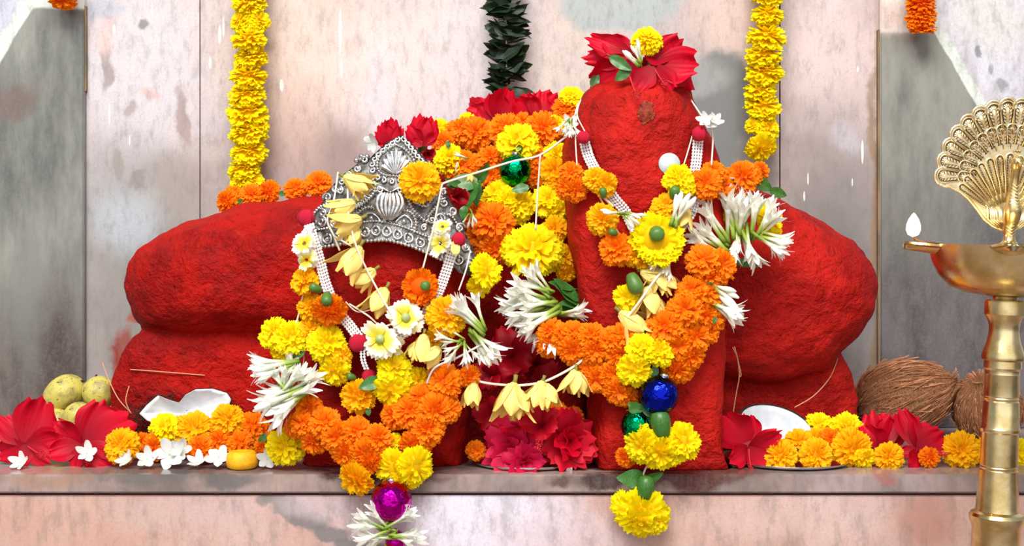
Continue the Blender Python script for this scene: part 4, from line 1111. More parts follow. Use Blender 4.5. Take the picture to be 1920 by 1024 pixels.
# ------------------------------------------------------------------ on the tall idol's head
hd = .03
petals('red hibiscus with petals swept left on top of the tall idol', 1192, 108, [(1106, 72, .5, .0), (1100, 110, .5, .02), (1116, 152, .8, .03), (1142, 84, .8, .02), (1168, 158, .9, .0)], .05)
petals('red hibiscus spilling over the right edge of the tall idol head', 1224, 122, [(1274, 84, .9, .02), (1296, 132, 1., .01), (1292, 188, .9, .02), (1256, 172, 1., -.01), (1196, 168, .9, -.01), (1236, 82, .9, .03)], .03, (1246, 166, .02))
petals('dark red hibiscus lying behind on top of the tall idol head', 1238, 140, [(1284, 118, .9), (1288, 166, .9), (1212, 104, .9), (1180, 136, .9)], .09, None, 'dred')
tag(marigold(None, 1213, 78, 29, 'y', .1, .8, Y=.03, kind='p'), 'round yellow marigold topping the red hibiscus on the tall idol', 'flower')
lf = leaf(None, 1164, 120, 50, -35, .02, 0, 0, 0, None, 'hibiscus_leaf'); tag(lf, 'green leaf among the red petals on the tall idol head', 'leaf', 'leaves on the tall idol head')
lf = leaf(None, 1167, 140, 36, 220, .018, 1, 0, 0, None, 'hibiscus_leaf'); tag(lf, 'lower green leaf tucked beneath the hibiscus on the tall idol head', 'leaf', 'leaves on the tall idol head')
lf = leaf(None, 1116, 150, 30, 70, .07, 1, 0, 0, None, 'hibiscus_leaf'); tag(lf, 'small green leaf at the left edge of the tall idol head', 'leaf', 'leaves on the tall idol head')
ws = thing('white_blossom', 'white tuberose sprig beside the yellow marigold on the tall idol', 'flower', at(1195, 110, .01)); tuberoses(ws, 1200, 122, 105, 140, 6, 46, .008, 4, BUD, 71)
o = inst('hibiscus_stamen', STA[1], aim(at(1180, 140, .005), (.25, -.25, -1), 40 * pxm(0))); tag(o, 'loose red hibiscus stamen hanging on the brow of the tall idol', 'flower')
mb = MB(); s = pxm(0)
mb.lathe([(0, .0012), (20 * s, .001), (20.5 * s, 0), (20 * s, -.001), (0, -.0012)], 32)
dY = hitY(1255, 307); o = mb.build('foil_disc', M['coin'], None, aim(at(1255, 307, dY - .0016), (.04, -1, .05), 1)); tag(o, 'round pale silvery disc stuck on the face of the tall idol', 'disc')
mb = MB(); rn = random.Random(3)
for i in range(90):
    a = rn.random() * 6.3; q = rn.random() ** .8; px, py = 1212 + math.cos(a) * 15 * q, 212 + math.sin(a) * 22 * q; k = 1.2 - q * .7; mb.ball(at(px, py, hitY(px, py) - .0004), (.005 * k, .0016 * k, .005 * k), 7, 5)
o = mb.build('dried_paste', plain('dried_paste', (120, 20, 12), .8, 0, (150, 60, 20), 200)); tag(o, 'dark dried offering smear on the brow of the tall idol', 'paste'); o['kind'] = 'stuff'
gw = thing('cotton_thread', 'thin cotton threads hanging down the sides of the tall idol, tied with white blossom', 'thread', at(1200, 300, .0))
def sY(px, py, d=.004): return (px, py, hitY(px, py) - d)
cord('thread', [(1090, 185, .08), (1082, 215, .03), sY(1098, 250), sY(1110, 285), sY(1112, 310)], .0011, M['thread'], gw)
cord('thread', [(1084, 200, .07), (1079, 250, .03), (1082, 312, .016)], .0011, M['thread'], gw)
cord('thread', [(1296, 188, .05), (1312, 212, .03), (1322, 225, .02), (1336, 250, .02), (1334, 310, .01)], .0013, M['thread'], gw)
cord('thread', [sY(1298, 255), sY(1288, 290), sY(1278, 322)], .0011, M['thread'], gw)
cord('thread', [sY(1098, 338, .02), sY(1122, 360, .025), sY(1150, 388, .02)], .0022, M['thread'], gw)
cord('thread', [sY(1240, 408, .02), sY(1262, 398, .022), sY(1290, 390, .02), sY(1312, 350, .02)], .0018, M['thread'], gw)
for k in range(3): inst('white_blossom', JAS[k], aim(at(1322 + k * 9, 226 + (k % 2) * 5, .006), (.4 * k - .4, -1, .4), 15 * pxm(0), k), gw)

# ------------------------------------------------------------------ hibiscus behind and beside the crown, on the heap
def HB(*a, **k): return hibiscus(*a, **k)
GP = 'red hibiscus on the marigold heap'
HB(905, 212, 36, .29, -.3, .5, 'small dark red hibiscus at the left end of the row on the heap', 'dred', 0, group=GP)
petals('red hibiscus below the leaf garland, left of two large ones on the heap', 932, 226, [(880, 206, .9), (902, 188, 1.), (930, 178, 1.), (950, 170, .9), (974, 192, 1.), (966, 226, .9)], .25, None, 'red', GP)
petals('red hibiscus right of the leaf garland foot, beside the topmost yellow marigold', 1004, 224, [(966, 190, 1.), (988, 180, 1.), (1014, 174, .9), (1044, 178, 1.), (1050, 206, 1.), (1020, 236, .9)], .245, None, 'red', GP)
petals('red hibiscus behind the left side of the crown tip', 732, 278, [(706, 250, .7), (716, 234, .8), (736, 226, .8), (751, 242, .6), (714, 272, .7)], .075)
petals('red hibiscus behind the right side of the crown tip', 792, 274, [(766, 240, .8), (786, 219, .9), (810, 226, .9), (816, 252, .7), (768, 264, .7)], .075)
o = inst('white_blossom', JAS[1], aim(at(699, 267, .07), (-.5, -1, -.3), 18 * pxm(0), 1)); tag(o, 'white blossom beside the red hibiscus left of the crown tip', 'flower')
HB(852, 368, 30, .06, .8, .0, 'red hibiscus tucked behind the right shoulder of the crown', 'red', 2, closed=True)
HB(800, 286, 22, .07, .4, -.3, 'small crumpled red hibiscus under the crown tip on the right', 'dred', 1, closed=True)
# ------------------------------------------------------------------ flowers piled in the gap between the idols
GQ = 'red flowers in the gap between the idols'
HB(962, 672, 66, .14, -.2, .2, 'dark red hibiscus high in the gap, above the champa cord', 'dred', 0, group=GQ)
HB(1004, 684, 50, .17, .4, .0, 'dark red hibiscus behind the right champa flowers in the gap', 'dred', 1, group=GQ)
HB(925, 704, 44, .10, -.3, .1, 'dark red hibiscus at the left wall of the gap by the cord', 'dred', 2, (-.2, -1, -.2), group=GQ)
HB(928, 774, 50, .085, -.3, .1, 'dark red hibiscus low at the left side of the gap', 'dred', 0, group=GQ)
HB(1080, 842, 44, .10, .2, .2, 'dark red hibiscus beside the foot of the tall idol', 'dred', 1, group=GQ)
HB(968, 790, 56, .07, -.2, .4, 'red hibiscus under the largest champa flower', 'red', 2, group=GQ)
def double(px, py, r, Y, tx, tz, k, label):
    m_ = aim(at(px, py, Y), (tx, -1, tz), r * pxm(Y), RN.random() * 6); o = inst('double_hibiscus', DBL[k], m_); tag(o, label, 'flower', 'double hibiscus before the gap'); return o
double(960, 842, 62, .05, -.3, .1, 0, 'frilly magenta double hibiscus on the plate, left of the two')
double(1066, 828, 62, .045, .3, .15, 1, 'frilly red double hibiscus on the plate, right of the two')
HB(1018, 800, 48, .035, -.2, .5, 'bright red hibiscus between the two double flowers', 'red', 1, (-.3, -1, -.6), group=GQ)
double(985, 866, 40, .03, .2, -.2, 2, 'small magenta frilly flower low at the front of the plate')
tag(marigold(None, 1042, 776, 24, 'o', .0, .4, Y=.085), 'orange marigold peeking over the red double hibiscus, left of two', 'flower')
tag(marigold(None, 1074, 784, 22, 'o', .3, .3, Y=.09), 'orange marigold peeking over the red double hibiscus, right of two', 'flower')
tag(marigold(None, 892, 845, 19, 'o', -.1, .1, Y=.06), 'small orange marigold in front of the crowned idol foot by the magenta flower', 'flower')
o = inst('loose_petal', LEAF[1], aim(at(1064, 886, .025), ang(55, 50), 20 * pxm(0)), None, M['white']); tag(o, 'white petal on the ledge below the red double hibiscus', 'petal')
# ------------------------------------------------------------------ things on the ledge
def ledge_mg(rows):
    for row in rows.strip().splitlines():
        q, label = row.split('|'); q = q.split(); Y = float(q[6])
        o = marigold(None, float(q[0]), float(q[1]), float(q[2]), q[3], float(q[4]), float(q[5]), Y=Y, kind=q[7] if len(q) > 7 else 'p')
        z = o.location.z; r = float(q[2]) * pxm(Y)
        tag(o, label, 'flower', 'loose marigolds on the ledge')
ledge_mg('''
229 837 33 a -.1 .2 .07|amber marigold touching the hibiscus, leftmost marigold on the ledge
266 831 20 o .1 .2 .115|small orange marigold just right of the leftmost amber one
292 838 26 o -.1 .1 .10|orange marigold behind the white blossoms, under the yellow one
309 804 30 y -.2 .4 .105 f|yellow marigold in front of the broken coconut, left one of the pile
340 806 26 a .1 .4 .11|amber marigold below the dip of the broken coconut
366 806 34 a .0 .3 .105|big amber marigold in the middle of the left pile
427 788 31 a .1 .3 .11|round amber marigold topping the left pile under the coconut tip
375 842 26 o -.1 .2 .08|orange marigold behind the large white blossom on the ledge
412 828 28 o .0 .3 .10|orange marigold behind the left edge of the yellow sweet
450 832 26 o .1 .3 .10|orange marigold right behind the yellow sweet
474 800 28 o .1 .3 .12|orange marigold left of the tuberose bunch foot
494 812 20 o .4 .2 .12|small orange marigold under the tuberose bunch tips
492 838 16 o .4 .2 .09|smallest orange marigold between sweet and yellow marigold
537 836 37 y .0 .1 .035|large yellow marigold on the ledge under the big garland
1464 856 31 a -.1 .1 .06|amber marigold in front of the coconut half, left of a pair
1529 854 31 a .1 .1 .06|amber marigold on the plate rim, right of a pair
1498 832 28 a .0 .4 .10|amber marigold between and behind the pair before the coconut half
1534 800 27 y -.1 .5 .15 f|yellow marigold standing against the right tip of the coconut half
1532 828 26 a .0 .3 .115|amber marigold under the yellow one beside the coconut half
1557 828 25 o .1 .2 .105|orange marigold in the middle of the right pile
1588 806 32 y .1 .4 .125 f|bright yellow marigold topping the right pile
1598 842 38 a .1 .1 .075|big amber marigold at the front of the right pile
1620 858 22 y .5 -.2 .065 f|yellow marigold half under the big amber one, right end of pile
1666 857 28 a .0 .1 .06|round amber marigold alone below the hibiscus petals
1742 858 20 o .2 .1 .06|small orange marigold under the trumpet-shaped hibiscus
1803 845 36 a .0 .2 .07|large orange-amber marigold between the hibiscus and the lamp post
1844 847 26 a .2 .2 .09|amber marigold half hidden by the lamp post
1905 850 30 y .1 .2 .09 f|yellow marigold right of the lamp post
''')
cal = leaf(None, 493, 822, 24, 60, .085, 1, 0, 0, None, 'marigold_leaf'); tag(cal, 'small green leaf beside the yellow sweet', 'leaf')
# hibiscus
petals('large red hibiscus at the far left of the ledge', 48, 834, [(2, 786, .8, .0), (80, 754, 1., .02), (112, 822, .9, .01), (-6, 852, .8, .0), (40, 874, .9, -.02), (92, 866, .8, -.01)], .085, (84, 862, .03))
petals('large red hibiscus under the mangoes', 152, 834, [(196, 758, .9, .02), (246, 796, 1.1, .0), (112, 792, .9, .01), (100, 852, .9, -.01), (204, 868, .9, -.02), (140, 878, .8, -.02)], .085, (162, 874, .03))
petals('red hibiscus overlapping the left of the coconut half', 1404, 838, [(1354, 784, 1.1, .0), (1366, 862, 1., -.01), (1398, 778, .9, .02), (1462, 814, .7, -.02), (1434, 880, .9, -.01)], .065, (1405, 884, .02))
petals('red hibiscus in front of the hairy coconut, left of two', 1656, 850, [(1618, 806, 1.1, .0), (1642, 774, 1., .02), (1676, 784, .9, .02), (1626, 852, .8, .0)], .105)
petals('trumpet-shaped red hibiscus in front of the coconut, right of two', 1720, 842, [(1692, 774, .6, .03), (1732, 786, 1., .02), (1768, 812, 1., .0), (1754, 858, .8, -.01), (1704, 878, .9, -.02), (1690, 850, .8, .0)], .08, (1776, 858, .03))
# white blossoms
GW = 'white blossoms on the ledge'
for x, y, r, tx, tz, Y, k, lab in ((38, 868, 20, -.3, .8, .05, 0, 'white blossom before the far left hibiscus'), (163, 851, 21, .1, .9, .06, 1, 'white blossom lying on the hibiscus under the mangoes'), (236, 864, 20, -.4, 1.2, .05, 2, 'flat white blossom under the leftmost amber marigold'),
        (276, 862, 22, .1, .8, .05, 0, 'white blossom second in the row left of the sweet'), (318, 853, 32, .1, .4, .055, 1, 'largest white blossom in the row on the ledge'), (338, 842, 22, .4, .3, .06, 2, 'white blossom leaning on the back of the largest one'),
        (370, 868, 22, -.1, 2., .05, 0, 'flat white blossom below the orange marigold'), (410, 857, 24, .0, .5, .05, 1, 'white blossom touching the left of the yellow sweet'), (501, 862, 21, .1, .5, .05, 2, 'white blossom touching the right of the yellow sweet')):
    o = inst('white_blossom', JAS[k], aim(at(x, y, Y), (tx, -1, tz), r * pxm(Y) * .92, x)); tag(o, lab, 'flower', GW)
# yellow sweet
s = pxm(.05); mb = MB()
mb.lathe([(0, 0), (22 * s, 0), (28 * s, 4 * s), (30 * s, 14 * s), (28.5 * s, 25 * s), (24 * s, 32 * s), (15 * s, 33 * s), (9 * s, 29 * s), (0, 28 * s)], 40)
p = at(454, 874, .05); o = mb.build('yellow_sweet', M['peda'], None, Matrix.Translation((p.x, .05, .0005))); tag(o, 'round yellow milk sweet with dimpled top on the ledge', 'sweet')
# mangoes
def mango(px, py, rx, rz, a, Y, label, sy=None):
    s = pxm(Y); mb = MB()
    def fn(u, v):
        q = u * 2 * PI; b_ = (v - .5) * PI * .998; rr = math.cos(b_) * (1 + .10 * math.sin(b_)); n_ = 1 + .035 * noise.noise(Vector((math.cos(q) * rr * 1.6 + px, math.sin(q) * rr * 1.6, math.sin(b_) * 2)))
        return (rr * math.cos(q) * n_, rr * math.sin(q) * n_, math.sin(b_) * n_)
    mb.grid(fn, 36, 26, 0, .5, True)
    o = inst('mango', mb.mesh('mango', [M['mango']]), Matrix.Translation(at(px, py, Y)) @ Matrix.Rotation(-R(a), 4, 'Y') @ Matrix.Diagonal((rx * s, (rx + rz) * .5 * s, rz * s, 1)))
    tag(o, label, 'fruit', 'mangoes in the left corner')
    st = MB(); st.tube([(0, 0, .97), (.02, 0, 1.03), (.05, 0, 1.08)], [.1, .07, .05], 7); st.build('stem', M['shell'], o, WM[o.name].copy())
mango(119, 739, 33, 42, -55, .26, 'yellowish mango on the left, top of the small heap')
mango(186, 738, 31, 33, 10, .255, 'spotted mango on the right, against the stone')
mango(146, 784, 28, 30, -40, .22, 'mango under the two others, behind the hibiscus')
mango(106, 794, 27, 28, 20, .24, 'lowest mango at the left wall, mostly hidden')
# coconuts
def coconut(px, py, rx, rz, Y, rot, label, seed):
    rn = random.Random(seed); s = pxm(Y); mb = MB()
    def fn(u, v):
        q = u * 2 * PI; b_ = (v - .5) * PI * .998; tip = 1 + .16 * max(0, math.sin(b_)) ** 6
        n_ = 1 + .05 * noise.noise(Vector((math.cos(q) * 3, math.sin(q) * 3, math.sin(b_) * .8 + seed))) + .02 * math.sin(q * 23 + 3 * noise.noise(Vector((q, b_, seed))))
        rr = math.cos(b_) * (1 - .10 * math.sin(b_)); return (rr * math.cos(q) * n_, rr * math.sin(q) * n_, math.sin(b_) * n_ * tip)
    mb.grid(fn, 96, 48, 0, .5, True)
    M_ = Matrix.Translation(at(px, py, Y)) @ Matrix.Rotation(R(rot[1]), 4, 'Z') @ Matrix.Rotation(R(rot[0]), 4, 'Y') @ Matrix.Diagonal((rz * s, rz * s, rx * s, 1))
    o = inst('coconut', mb.mesh('coconut', [M['coir']]), M_); tag(o, label, 'coconut', 'whole coconuts in the right corner')
    hb = MB()
    for i in range(420):
        q = rn.random() * 6.3; b0 = rn.uniform(-1.3, 1.1); l_ = rn.uniform(.3, .8); P = []; dv = rn.uniform(-.2, .2); lift = rn.uniform(.0, .14)
        for j in range(6):
            b_ = min(1.5, b0 + l_ * j / 5); k = 1.03 + lift * (j / 5) ** 2; q2 = q + dv * j / 5; rr = math.cos(b_) * (1 - .10 * math.sin(b_)); P.append((rr * math.cos(q2) * k, rr * math.sin(q2) * k, math.sin(b_) * k))
        hb.tube(P, rn.uniform(.006, .013), 3)
    for i in range(40):
        q = rn.random() * 6.3; P = [(.12 * math.cos(q) * (1 + j * .5), .12 * math.sin(q) * (1 + j * .5), 1.05 + .11 * j * (1 - .12 * j)) for j in range(4)]; hb.tube(P, .009, 3)
    f_ = hb.build('fibre', M['coirf'], o, M_.copy()); f_['kind'] = 'stuff'
coconut(1692, 748, 88, 71, .36, (68, -18), 'hairy brown coconut lying against the right foot of the stone', 1)
coconut(1850, 763, 64, 63, .33, (-40, 55), 'brown coconut partly behind the brass lamp post', 5)
# coconut half, right
s = pxm(.14); mb = MB(); m2 = MB()
outer = [(0, -62), (20, -60), (40, -50), (56, -34), (68, -16), (74, 0)]; inner_ = [(68, 1), (63, .5), (59, -8), (50, -30), (36, -46), (20, -53), (0, -55)]
mb.lathe([(a * s, b_ * s) for a, b_ in outer] + [(73 * s, 1.5 * s), (67.5 * s, 1.2 * s)], 44); m2.lathe([(67.5 * s, 1.2 * s)] + [(a * s, b_ * s) for a, b_ in inner_[1:]], 44)
Mh = Matrix.Translation(at(1456, 800, .128)) @ Matrix.Rotation(R(10), 4, 'Y') @ Matrix.Rotation(R(27), 4, 'X')
o = inst('coconut_half', None, Mh); tag(o, 'open coconut half showing white flesh on the right of the ledge', 'coconut')
mb.build('shell', M['shell'], o, Mh.copy()); m2.build('flesh', M['flesh'], o, Mh.copy())
# broken coconut, left
root = thing('broken_coconut', 'broken coconut piece with white flesh among marigolds on the left', 'coconut', at(350, 790, .15))
pol = [(262, 776), (276, 760), (297, 742), (316, 750), (336, 756), (348, 741), (367, 731), (398, 730), (425, 738), (433, 750), (427, 764), (410, 774), (392, 787), (360, 792), (320, 794), (296, 794), (276, 789)]
fl, sh = MB(), MB(); P2 = interp([Vector(p) for p in pol], 120); cx, cy = 350, 770; ns = 9
for ring in range(ns):
    k = ring / (ns - 1)
    for p in P2:
        x, y = cx + (p.x - cx) * max(k, .02), cy + (p.y - cy) * max(k, .02); j = noise.noise(Vector((x * .05, y * .05, 2))) * .002
        fl.add(at(x, y, .150 - .022 * k * k + j))
        sh.add(at(cx + (x - cx) * 1.02, cy + (y - cy) * 1.03 - 1, .163 - .030 * k * k))
for mm in (fl, sh):
    for ring in range(ns - 1):
        for i in range(120):
            a = ring * 120; i2 = (i + 1) % 120; q = (a + i, a + 120 + i, a + 120 + i2, a + i2); mm.face(q)
b_ = (ns - 1) * 120; off = len(fl.v)
for p in P2: fl.add(at(cx + (p.x - cx) * 1.015, cy + (p.y - cy) * 1.02 - .5, .137))
for i in range(120):
    i2 = (i + 1) % 120; fl.face((b_ + i, off + i, off + i2, b_ + i2))
fl.build('flesh', M['flesh'], root); sh.build('shell', M['shell'], root)
hb = MB(); rn = random.Random(6)
for i in range(170):
    q = rn.uniform(-.5, 3.6); x, y = 348 + 92 * math.cos(q) * rn.uniform(.85, 1.0), 772 - 36 * math.sin(q) * rn.uniform(.7, 1.0)
    if i % 3 == 0: x, y = rn.uniform(240, 290), rn.uniform(776, 812)
    a = rn.random() * 6.3; l_ = rn.uniform(10, 26); Y = .165
    hb.tube(spline([at(x, y, Y), at(x + l_ * .5 * math.cos(a) + 3, y + l_ * .5 * math.sin(a), Y - .004), at(x + l_ * math.cos(a), y + l_ * math.sin(a), Y)], 3), .0006, 3)
f_ = hb.build('husk_fibre', M['shell'], root); f_['kind'] = 'stuff'
# straws of coir
def straw(label, pts, r=.0009):
    o = cord('coir_straw', pts, r, M['straw']); tag(o, label, 'straw', 'coir straws')
straw('long coir straw across the lower left stone', [(244, 693, hitY(244, 693) - .004), (300, 697, hitY(300, 697) - .004), (384, 704, hitY(384, 704) - .003)])
straw('bent coir straw rising from the mangoes', [(192, 680, .2), (204, 712, .19), (222, 748, .17), (246, 775, .165)])
straw('short coir straw left of the broken coconut', [(242, 724, .17), (236, 752, .165), (246, 776, .165)])
straw('forked coir straw standing at the foot of the right lobe', [(1374, 652, .125), (1382, 672, .13), (1386, 705, .135), (1380, 740, .14), (1374, 778, .14)])
straw('fork of the coir straw right of the tall idol', [(1377, 650, .125), (1389, 700, .134), (1386, 706, .135)])
straw('curved coir straw leaning on the right base stone', [(1571, 672, hitY(1571, 672) - .004), (1556, 708, hitY(1556, 708) - .004), (1526, 742, .155), (1490, 764, .14)])
# steel plates under the offerings
def plate(px, Y, r, label):
    s = pxm(Y); mb = MB(); mb.lathe([(0, .001), (r * .86, .001), (r * .95, .003), (r, .006), (r * 1.005, .0058), (r * .96, .002), (r * .87, 0), (0, 0)], 56)
    o = mb.build('steel_plate', M['steel'], None, Matrix.Translation((at(px, 0, Y).x, Y, .0006))); tag(o, label, 'plate', 'steel plates')
plate(1478, .115, .095, 'steel plate under the coconut half on the right')
plate(988, .098, .082, 'steel plate under the double hibiscus in the middle')

# ------------------------------------------------------------------ brass peacock lamp, in front of the ledge
LY = -.13; ls = pxm(LY); base = at(1884, 578, LY)
tilt = Matrix.Rotation(R(2.2), 4, 'Y')
ZB = -.62 - base.z
LM = Matrix.Translation(base) @ tilt
def LP(px, py, dy=0.): return ((px - 1884) * ls, dy, (578 - py) * ls)
lamp = thing('brass_lamp', 'brass oil lamp with peacock fan standing in front of the ledge at right', 'oil lamp', at(1884, 578, LY)); WM[lamp.name] = LM.copy(); lamp.matrix_world = LM
def lathe_px(prof, n=48): 
    mb = MB(); mb.lathe([(r * ls, (578 - y) * ls) for r, y in prof], n); return mb
st = [(0, 562), (35, 563), (36.5, 567), (36.5, 590), (34, 594), (30, 600), (27, 612), (27, 622), (30, 640), (36, 658), (39, 668), (38.5, 674), (33.5, 677), (34, 690), (31.5, 694), (31, 700), (31.5, 702), (31, 704), (31.5, 743), (30.5, 745), (31.5, 747), (30.5, 751), (32, 753), (34, 800), (36, 804), (36, 809), (33, 812), (33, 816), (34, 872), (33, 874), (34, 876), (33, 880), (34.5, 882), (38.5, 950), (40, 958), (47, 962), (50, 968), (50, 974), (46, 984), (44, 990), (44.5, 1060), (47, 1100), (52, 1200), (60, 1210), (60, 1225), (54, 1230), (60, 1380), (90, 1420), (160, 1440), (170, 1452), (170, 578 - ZB / ls * .999 if False else 1460)]
mb = MB(); zb = (-.62 - base.z); k_ = st[:-1]
prof = [(r * ls, (578 - y) * ls) for r, y in k_ if (578 - y) * ls > zb + .004] + [(.13, zb + .004), (.135, zb + .001), (0, zb + .001)]
mb.lathe(prof, 56); mb.build('stand', M['brass'], lamp, LM.copy(), True, 25)
bw = lathe_px([(0, 562), (22, 562), (23, 557), (40, 555), (72, 551), (100, 540), (121, 520), (134, 495), (140, 472), (142, 466), (143, 463), (140, 463), (137, 467), (128, 490), (112, 512), (86, 528), (40, 538), (0, 540)])
bw.build('bowl', M['brass'], lamp, LM.copy(), True, 40)
for k in range(5):
    a = R(180 + 72 * k); u_ = Vector((math.cos(a), math.sin(a), 0)); v_ = Vector((-math.sin(a), math.cos(a), 0)); mb = MB()
    def fn(u, v):
        x = (u - .5) * 2; wv = (34 * (1 - v) ** .75 + 9) * math.sqrt(max(0, 1 - max(0, v - .9) ** 2 * 70)); dist_ = 118 + 76 * v; dep = -9 * (1 - x * x) * (1 - .5 * v) + 5 * v
        p = u_ * dist_ * ls + v_ * x * wv * ls; return (p.x, p.y, (578 - 465 + dep) * ls)
    mb.grid(fn, 12, 14)
    def fn2(u, v):
        q = fn(u, v); x = (u - .5) * 2; return (q[0], q[1], q[2] - (4 + 6 * (1 - x * x)) * ls)
    b2 = len(mb.v); mb.grid(fn2, 12, 14)
    W_ = 13
    for j in range(14):
        for i in (0, 12):
            a0, a1 = j * W_ + i, (j + 1) * W_ + i; mb.face((a0, a1, b2 + a1, b2 + a0) if i == 0 else (a1, a0, b2 + a0, b2 + a1))
    for i in range(12): mb.face((14 * W_ + i, 14 * W_ + i + 1, b2 + 14 * W_ + i + 1, b2 + 14 * W_ + i))
    mb.build('spout', M['brass'], lamp, LM.copy())
mb = MB(); mb.tube([LP(1760, 464), LP(1728, 461), LP(1712, 456), LP(1706, 447)], [.0022, .0024, .0022, .001], 7); mb.build('wick', M['wick'], lamp, LM.copy())
mb = MB(); f0 = LP(1707, 452); mb.lathe([(0, 0), (10 * ls, 5 * ls), (13.5 * ls, 14 * ls), (13 * ls, 24 * ls), (9.5 * ls, 34 * ls), (4 * ls, 43 * ls), (0, 47 * ls)], 16, 0, f0); mb.build('flame', M['flame'], lamp, LM.copy())
pl = bpy.data.lights.new('lamp_flame_light', 'POINT'); pl.energy = .35; pl.color = (1, .55, .25); pl.shadow_soft_size = .012; po_ = bpy.data.objects.new('lamp_flame_light', pl); C.objects.link(po_); po_.location = LM @ Vector(LP(1707, 436)); po_.location.y -= .02; po_.parent = None
# fan: plate with scalloped edge, three rows of feathers
FX, FY = 1887, 340
def fan_pt(px, py, h=0.):
    q = LP(px, py); d = ((px - FX) ** 2 + (py - 400) ** 2) / 4e4; return (q[0], .010 - .012 * d - h, q[2])
heads = [R(180 - k * 180 / 15) for k in range(16)]
outl = []
for i, a in enumerate(heads):
    cx, cy = FX + 126 * math.cos(a), FY - 6 - 134 * math.sin(a); r_ = 16.5
    for j in range(9):
        b_ = a + R(-105 + 210 * j / 8) * -1; outl.append((cx + r_ * math.cos(b_), cy - r_ * math.sin(b_)))
SIDE = [(132, 350), (112, 354), (92, 362), (74, 376), (58, 394), (44, 412), (26, 425), (10, 431)]
outl += [(FX + x, y) for x, y in SIDE] + [(FX - x, y) for x, y in SIDE[::-1]]
mb = MB(); PN = len(outl); c0 = (FX, 360)
for h in (-.003, 0.):
    for ring in range(7):
        for x, y in outl: k = max(.02, ring / 6); mb.add(fan_pt(c0[0] + (x - c0[0]) * k, c0[1] + (y - c0[1]) * k, h))
for lay in (0, 1):
    for ring in range(6):
        for i in range(PN):
            a = lay * 7 * PN + ring * PN; i2 = (i + 1) % PN; q = (a + i, a + i2, a + PN + i2, a + PN + i); mb.face(q if lay == 0 else q[::-1])
for i in range(PN):
    a, c_ = 6 * PN + i, 6 * PN + (i + 1) % PN; mb.face((a, c_, c_ + 7 * PN, a + 7 * PN))
tail = mb.build('peacock_tail', M['pbrass'], lamp, LM.copy())
mb = MB(); P = [Vector(fan_pt(x, y, .0005)) for x, y in outl]; mb.tube(P + [P[0]], .0020, 6); mb.build('scalloped_rim', M['pbrass'], tail, LM.copy())
def feather(mb, eb, a, r0, r1, wd, piv, barbs=7):
    """raised outline in mb, engraved eye and barbs in eb"""
    d = (math.cos(a), -math.sin(a)); t = (d[1], -d[0])
    def pt(r_, x, h): return Vector(fan_pt(piv[0] + d[0] * r_ + t[0] * x, piv[1] + d[1] * r_ * piv[2] + t[1] * x, h))
    loop = [pt(r0, -wd * .6, .0006)] + [pt(r1 - wd + wd * math.cos(q), wd * math.sin(q), .0006) for q in [R(-90 + 22.5 * j) for j in range(9)]] + [pt(r0, wd * .6, .0006)]
    mb.tube(loop, .0011, 6)
    w2 = wd * .78
    eb.tube([pt(r0, -w2 * .55, .0003)] + [pt(r1 - wd + w2 * math.cos(q), w2 * math.sin(q), .0003) for q in [R(-90 + 22.5 * j) for j in range(9)]] + [pt(r0, w2 * .55, .0003)], .0006, 4)
    mb.tube([pt(r0 + (r1 - r0) * .2, -wd * .12, .0005)] + [pt(r1 - wd * 1.0 + wd * .3 * math.cos(q), wd * .3 * math.sin(q), .0005) for q in [R(-100 + 25 * j) for j in range(9)]] + [pt(r0 + (r1 - r0) * .2, wd * .12, .0005)], .0006, 5)
    for j in range(barbs):
        r_ = r0 + (r1 - wd * .8 - r0) * (j + .5) / barbs
        for sg in (-1, 1): eb.tube([pt(r_ - 2, sg * wd * .25, .0003), pt(r_ + 2, sg * wd * .72, .0003)], .00055, 4)
    for q in range(-3, 4):
        b_ = R(q * 28); eb.tube([pt(r1 - wd + wd * .42 * math.cos(b_), wd * .42 * math.sin(b_), .0003), pt(r1 - wd + wd * .76 * math.cos(b_), wd * .76 * math.sin(b_), .0003)], .00055, 4)
def frow(nm, rows, piv, barbs):
    mb = MB(); eb = MB()
    for a, r0, r1, wd in rows: feather(mb, eb, a, r0, r1, wd, piv, barbs)
    o = mb.build(nm, M['pbrass'], tail, LM.copy()); eb.build('engraving', M['dbrass'], tail, LM.copy())
frow('outer_feathers', [(a, 92, 138, 13.4) for a in heads], (FX, FY - 6, 1.05), 6)
frow('middle_feathers', [(R(180 - k * 180 / 14), 62, 98, 10.8) for k in range(15)], (FX, FY - 6, 1.05), 5)
frow('inner_feathers', [(R(146 - k * 112 / 12), 34, 128 - 2.4 * abs(k - 6), 7.6) for k in range(13)], (FX, 412, .98), 18)
mb = MB()
for k in range(7):
    a = R(200 + k * 140 / 6); x1, y1 = FX + 46 * math.cos(a) * (1 if k != 3 else .6), 398 - 34 * math.sin(a)
    if k == 3: continue
    for w_ in (0, 6, 12): mb.tube([Vector(fan_pt(FX + (46 - w_) * math.cos(a) * .9, 392 - (4 - w_ * .3), .002)), Vector(fan_pt(FX + (40 - w_) * math.cos(a), 412, .003)), Vector(fan_pt(FX + (18 - w_ * .6) * math.cos(a), 427 - w_ * .4, .003))], .0016, 6)
mb.build('tail_coverts', M['pbrass'], tail, LM.copy())
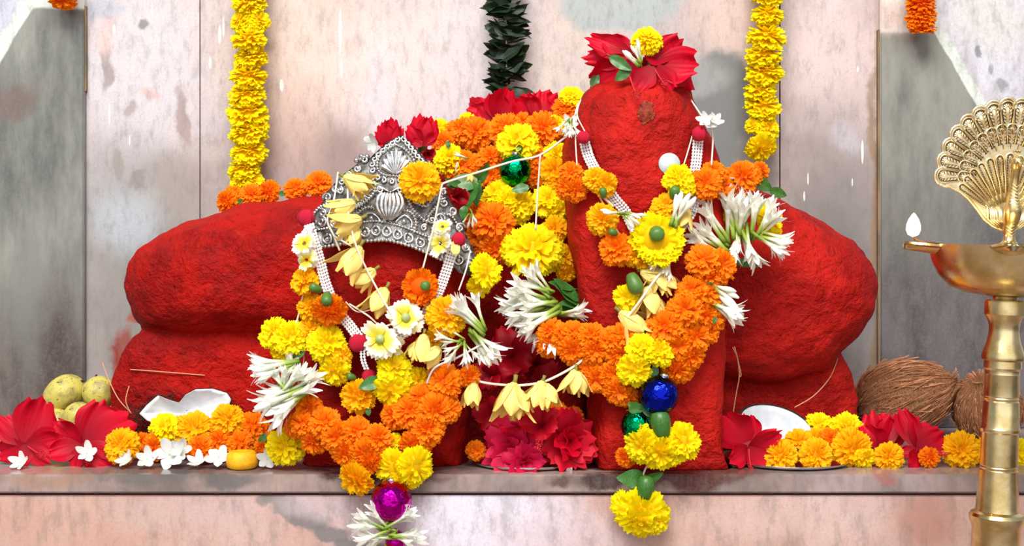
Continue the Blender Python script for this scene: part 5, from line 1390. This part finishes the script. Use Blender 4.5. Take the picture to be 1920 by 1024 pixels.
# bird: one skinned surface
mb = MB(); sp_ = [(1887, 464, 15, 0), (1887, 458, 20, 0), (1887, 452, 12, 0), (1887, 440, 10, 0), (1886, 424, 12, -.004), (1885, 410, 15, -.010), (1884, 396, 16, -.015), (1883, 382, 13, -.016), (1884, 366, 10, -.013), (1885, 350, 8.5, -.013), (1886, 334, 8, -.014), (1887, 318, 8.5, -.016), (1887, 308, 10.5, -.018), (1887, 300, 10, -.018), (1887, 295, 4, -.018)]
P = spline([Vector(LP(x, y, dy)) for x, y, r_, dy in sp_], 5); rr = []
for i in range(len(P)):
    k = i / 5; j = min(int(k), len(sp_) - 2); rr.append((sp_[j][2] + (sp_[j + 1][2] - sp_[j][2]) * (k - j)) * ls)
mb.tube(P, rr, 20); bird = mb.build('peacock', M['brass'], lamp, LM.copy())
mb = MB(); mb.tube([LP(1887, 307, -.022), LP(1886, 312, -.034), LP(1885, 317, -.042)], [.004, .0026, .0006], 8); mb.build('beak', M['brass'], bird, LM.copy())
mb = MB()
for k in range(16):
    y = 440 - 6 * k; r_ = 10 + 5 * math.sin(k / 15 * PI)
    if y < 356: r_ = 8.5
    dy = -.004 - .012 * min(1, max(0, (430 - y) / 40)); mb.tube([LP(1885 - r_ * .8, y - 4, dy - r_ * ls * .62), LP(1885, y + 3, dy - r_ * ls * 1.02), LP(1885 + r_ * .8, y - 4, dy - r_ * ls * .62)], .0009, 5)
mb.build('breast_feathers', M['pbrass'], bird, LM.copy())
mb = MB()
for k in (-1, 0, 1): mb.tube([LP(1887, 296, -.018), LP(1887 + k * 5, 286, -.016)], .0008, 5); mb.ball(LP(1887 + k * 5, 285, -.016), .002, 6, 5)
mb.build('crest', M['brass'], bird, LM.copy())
mb = MB(); mb.lathe([(0, 0), (.024, 0), (.0245, .003), (.02, .006), (.012, .008), (0, .008)], 30, 0, LP(1887, 468)); mb.lathe([(0, 0), (.09, 0), (.09, .0016), (0, .002)], 40, 0, LP(1887, 470)); mb.build('lid', M['brass'], lamp, LM.copy(), True, 30)

for o in bpy.data.objects:
    if '_Y' in o: del o['_Y']
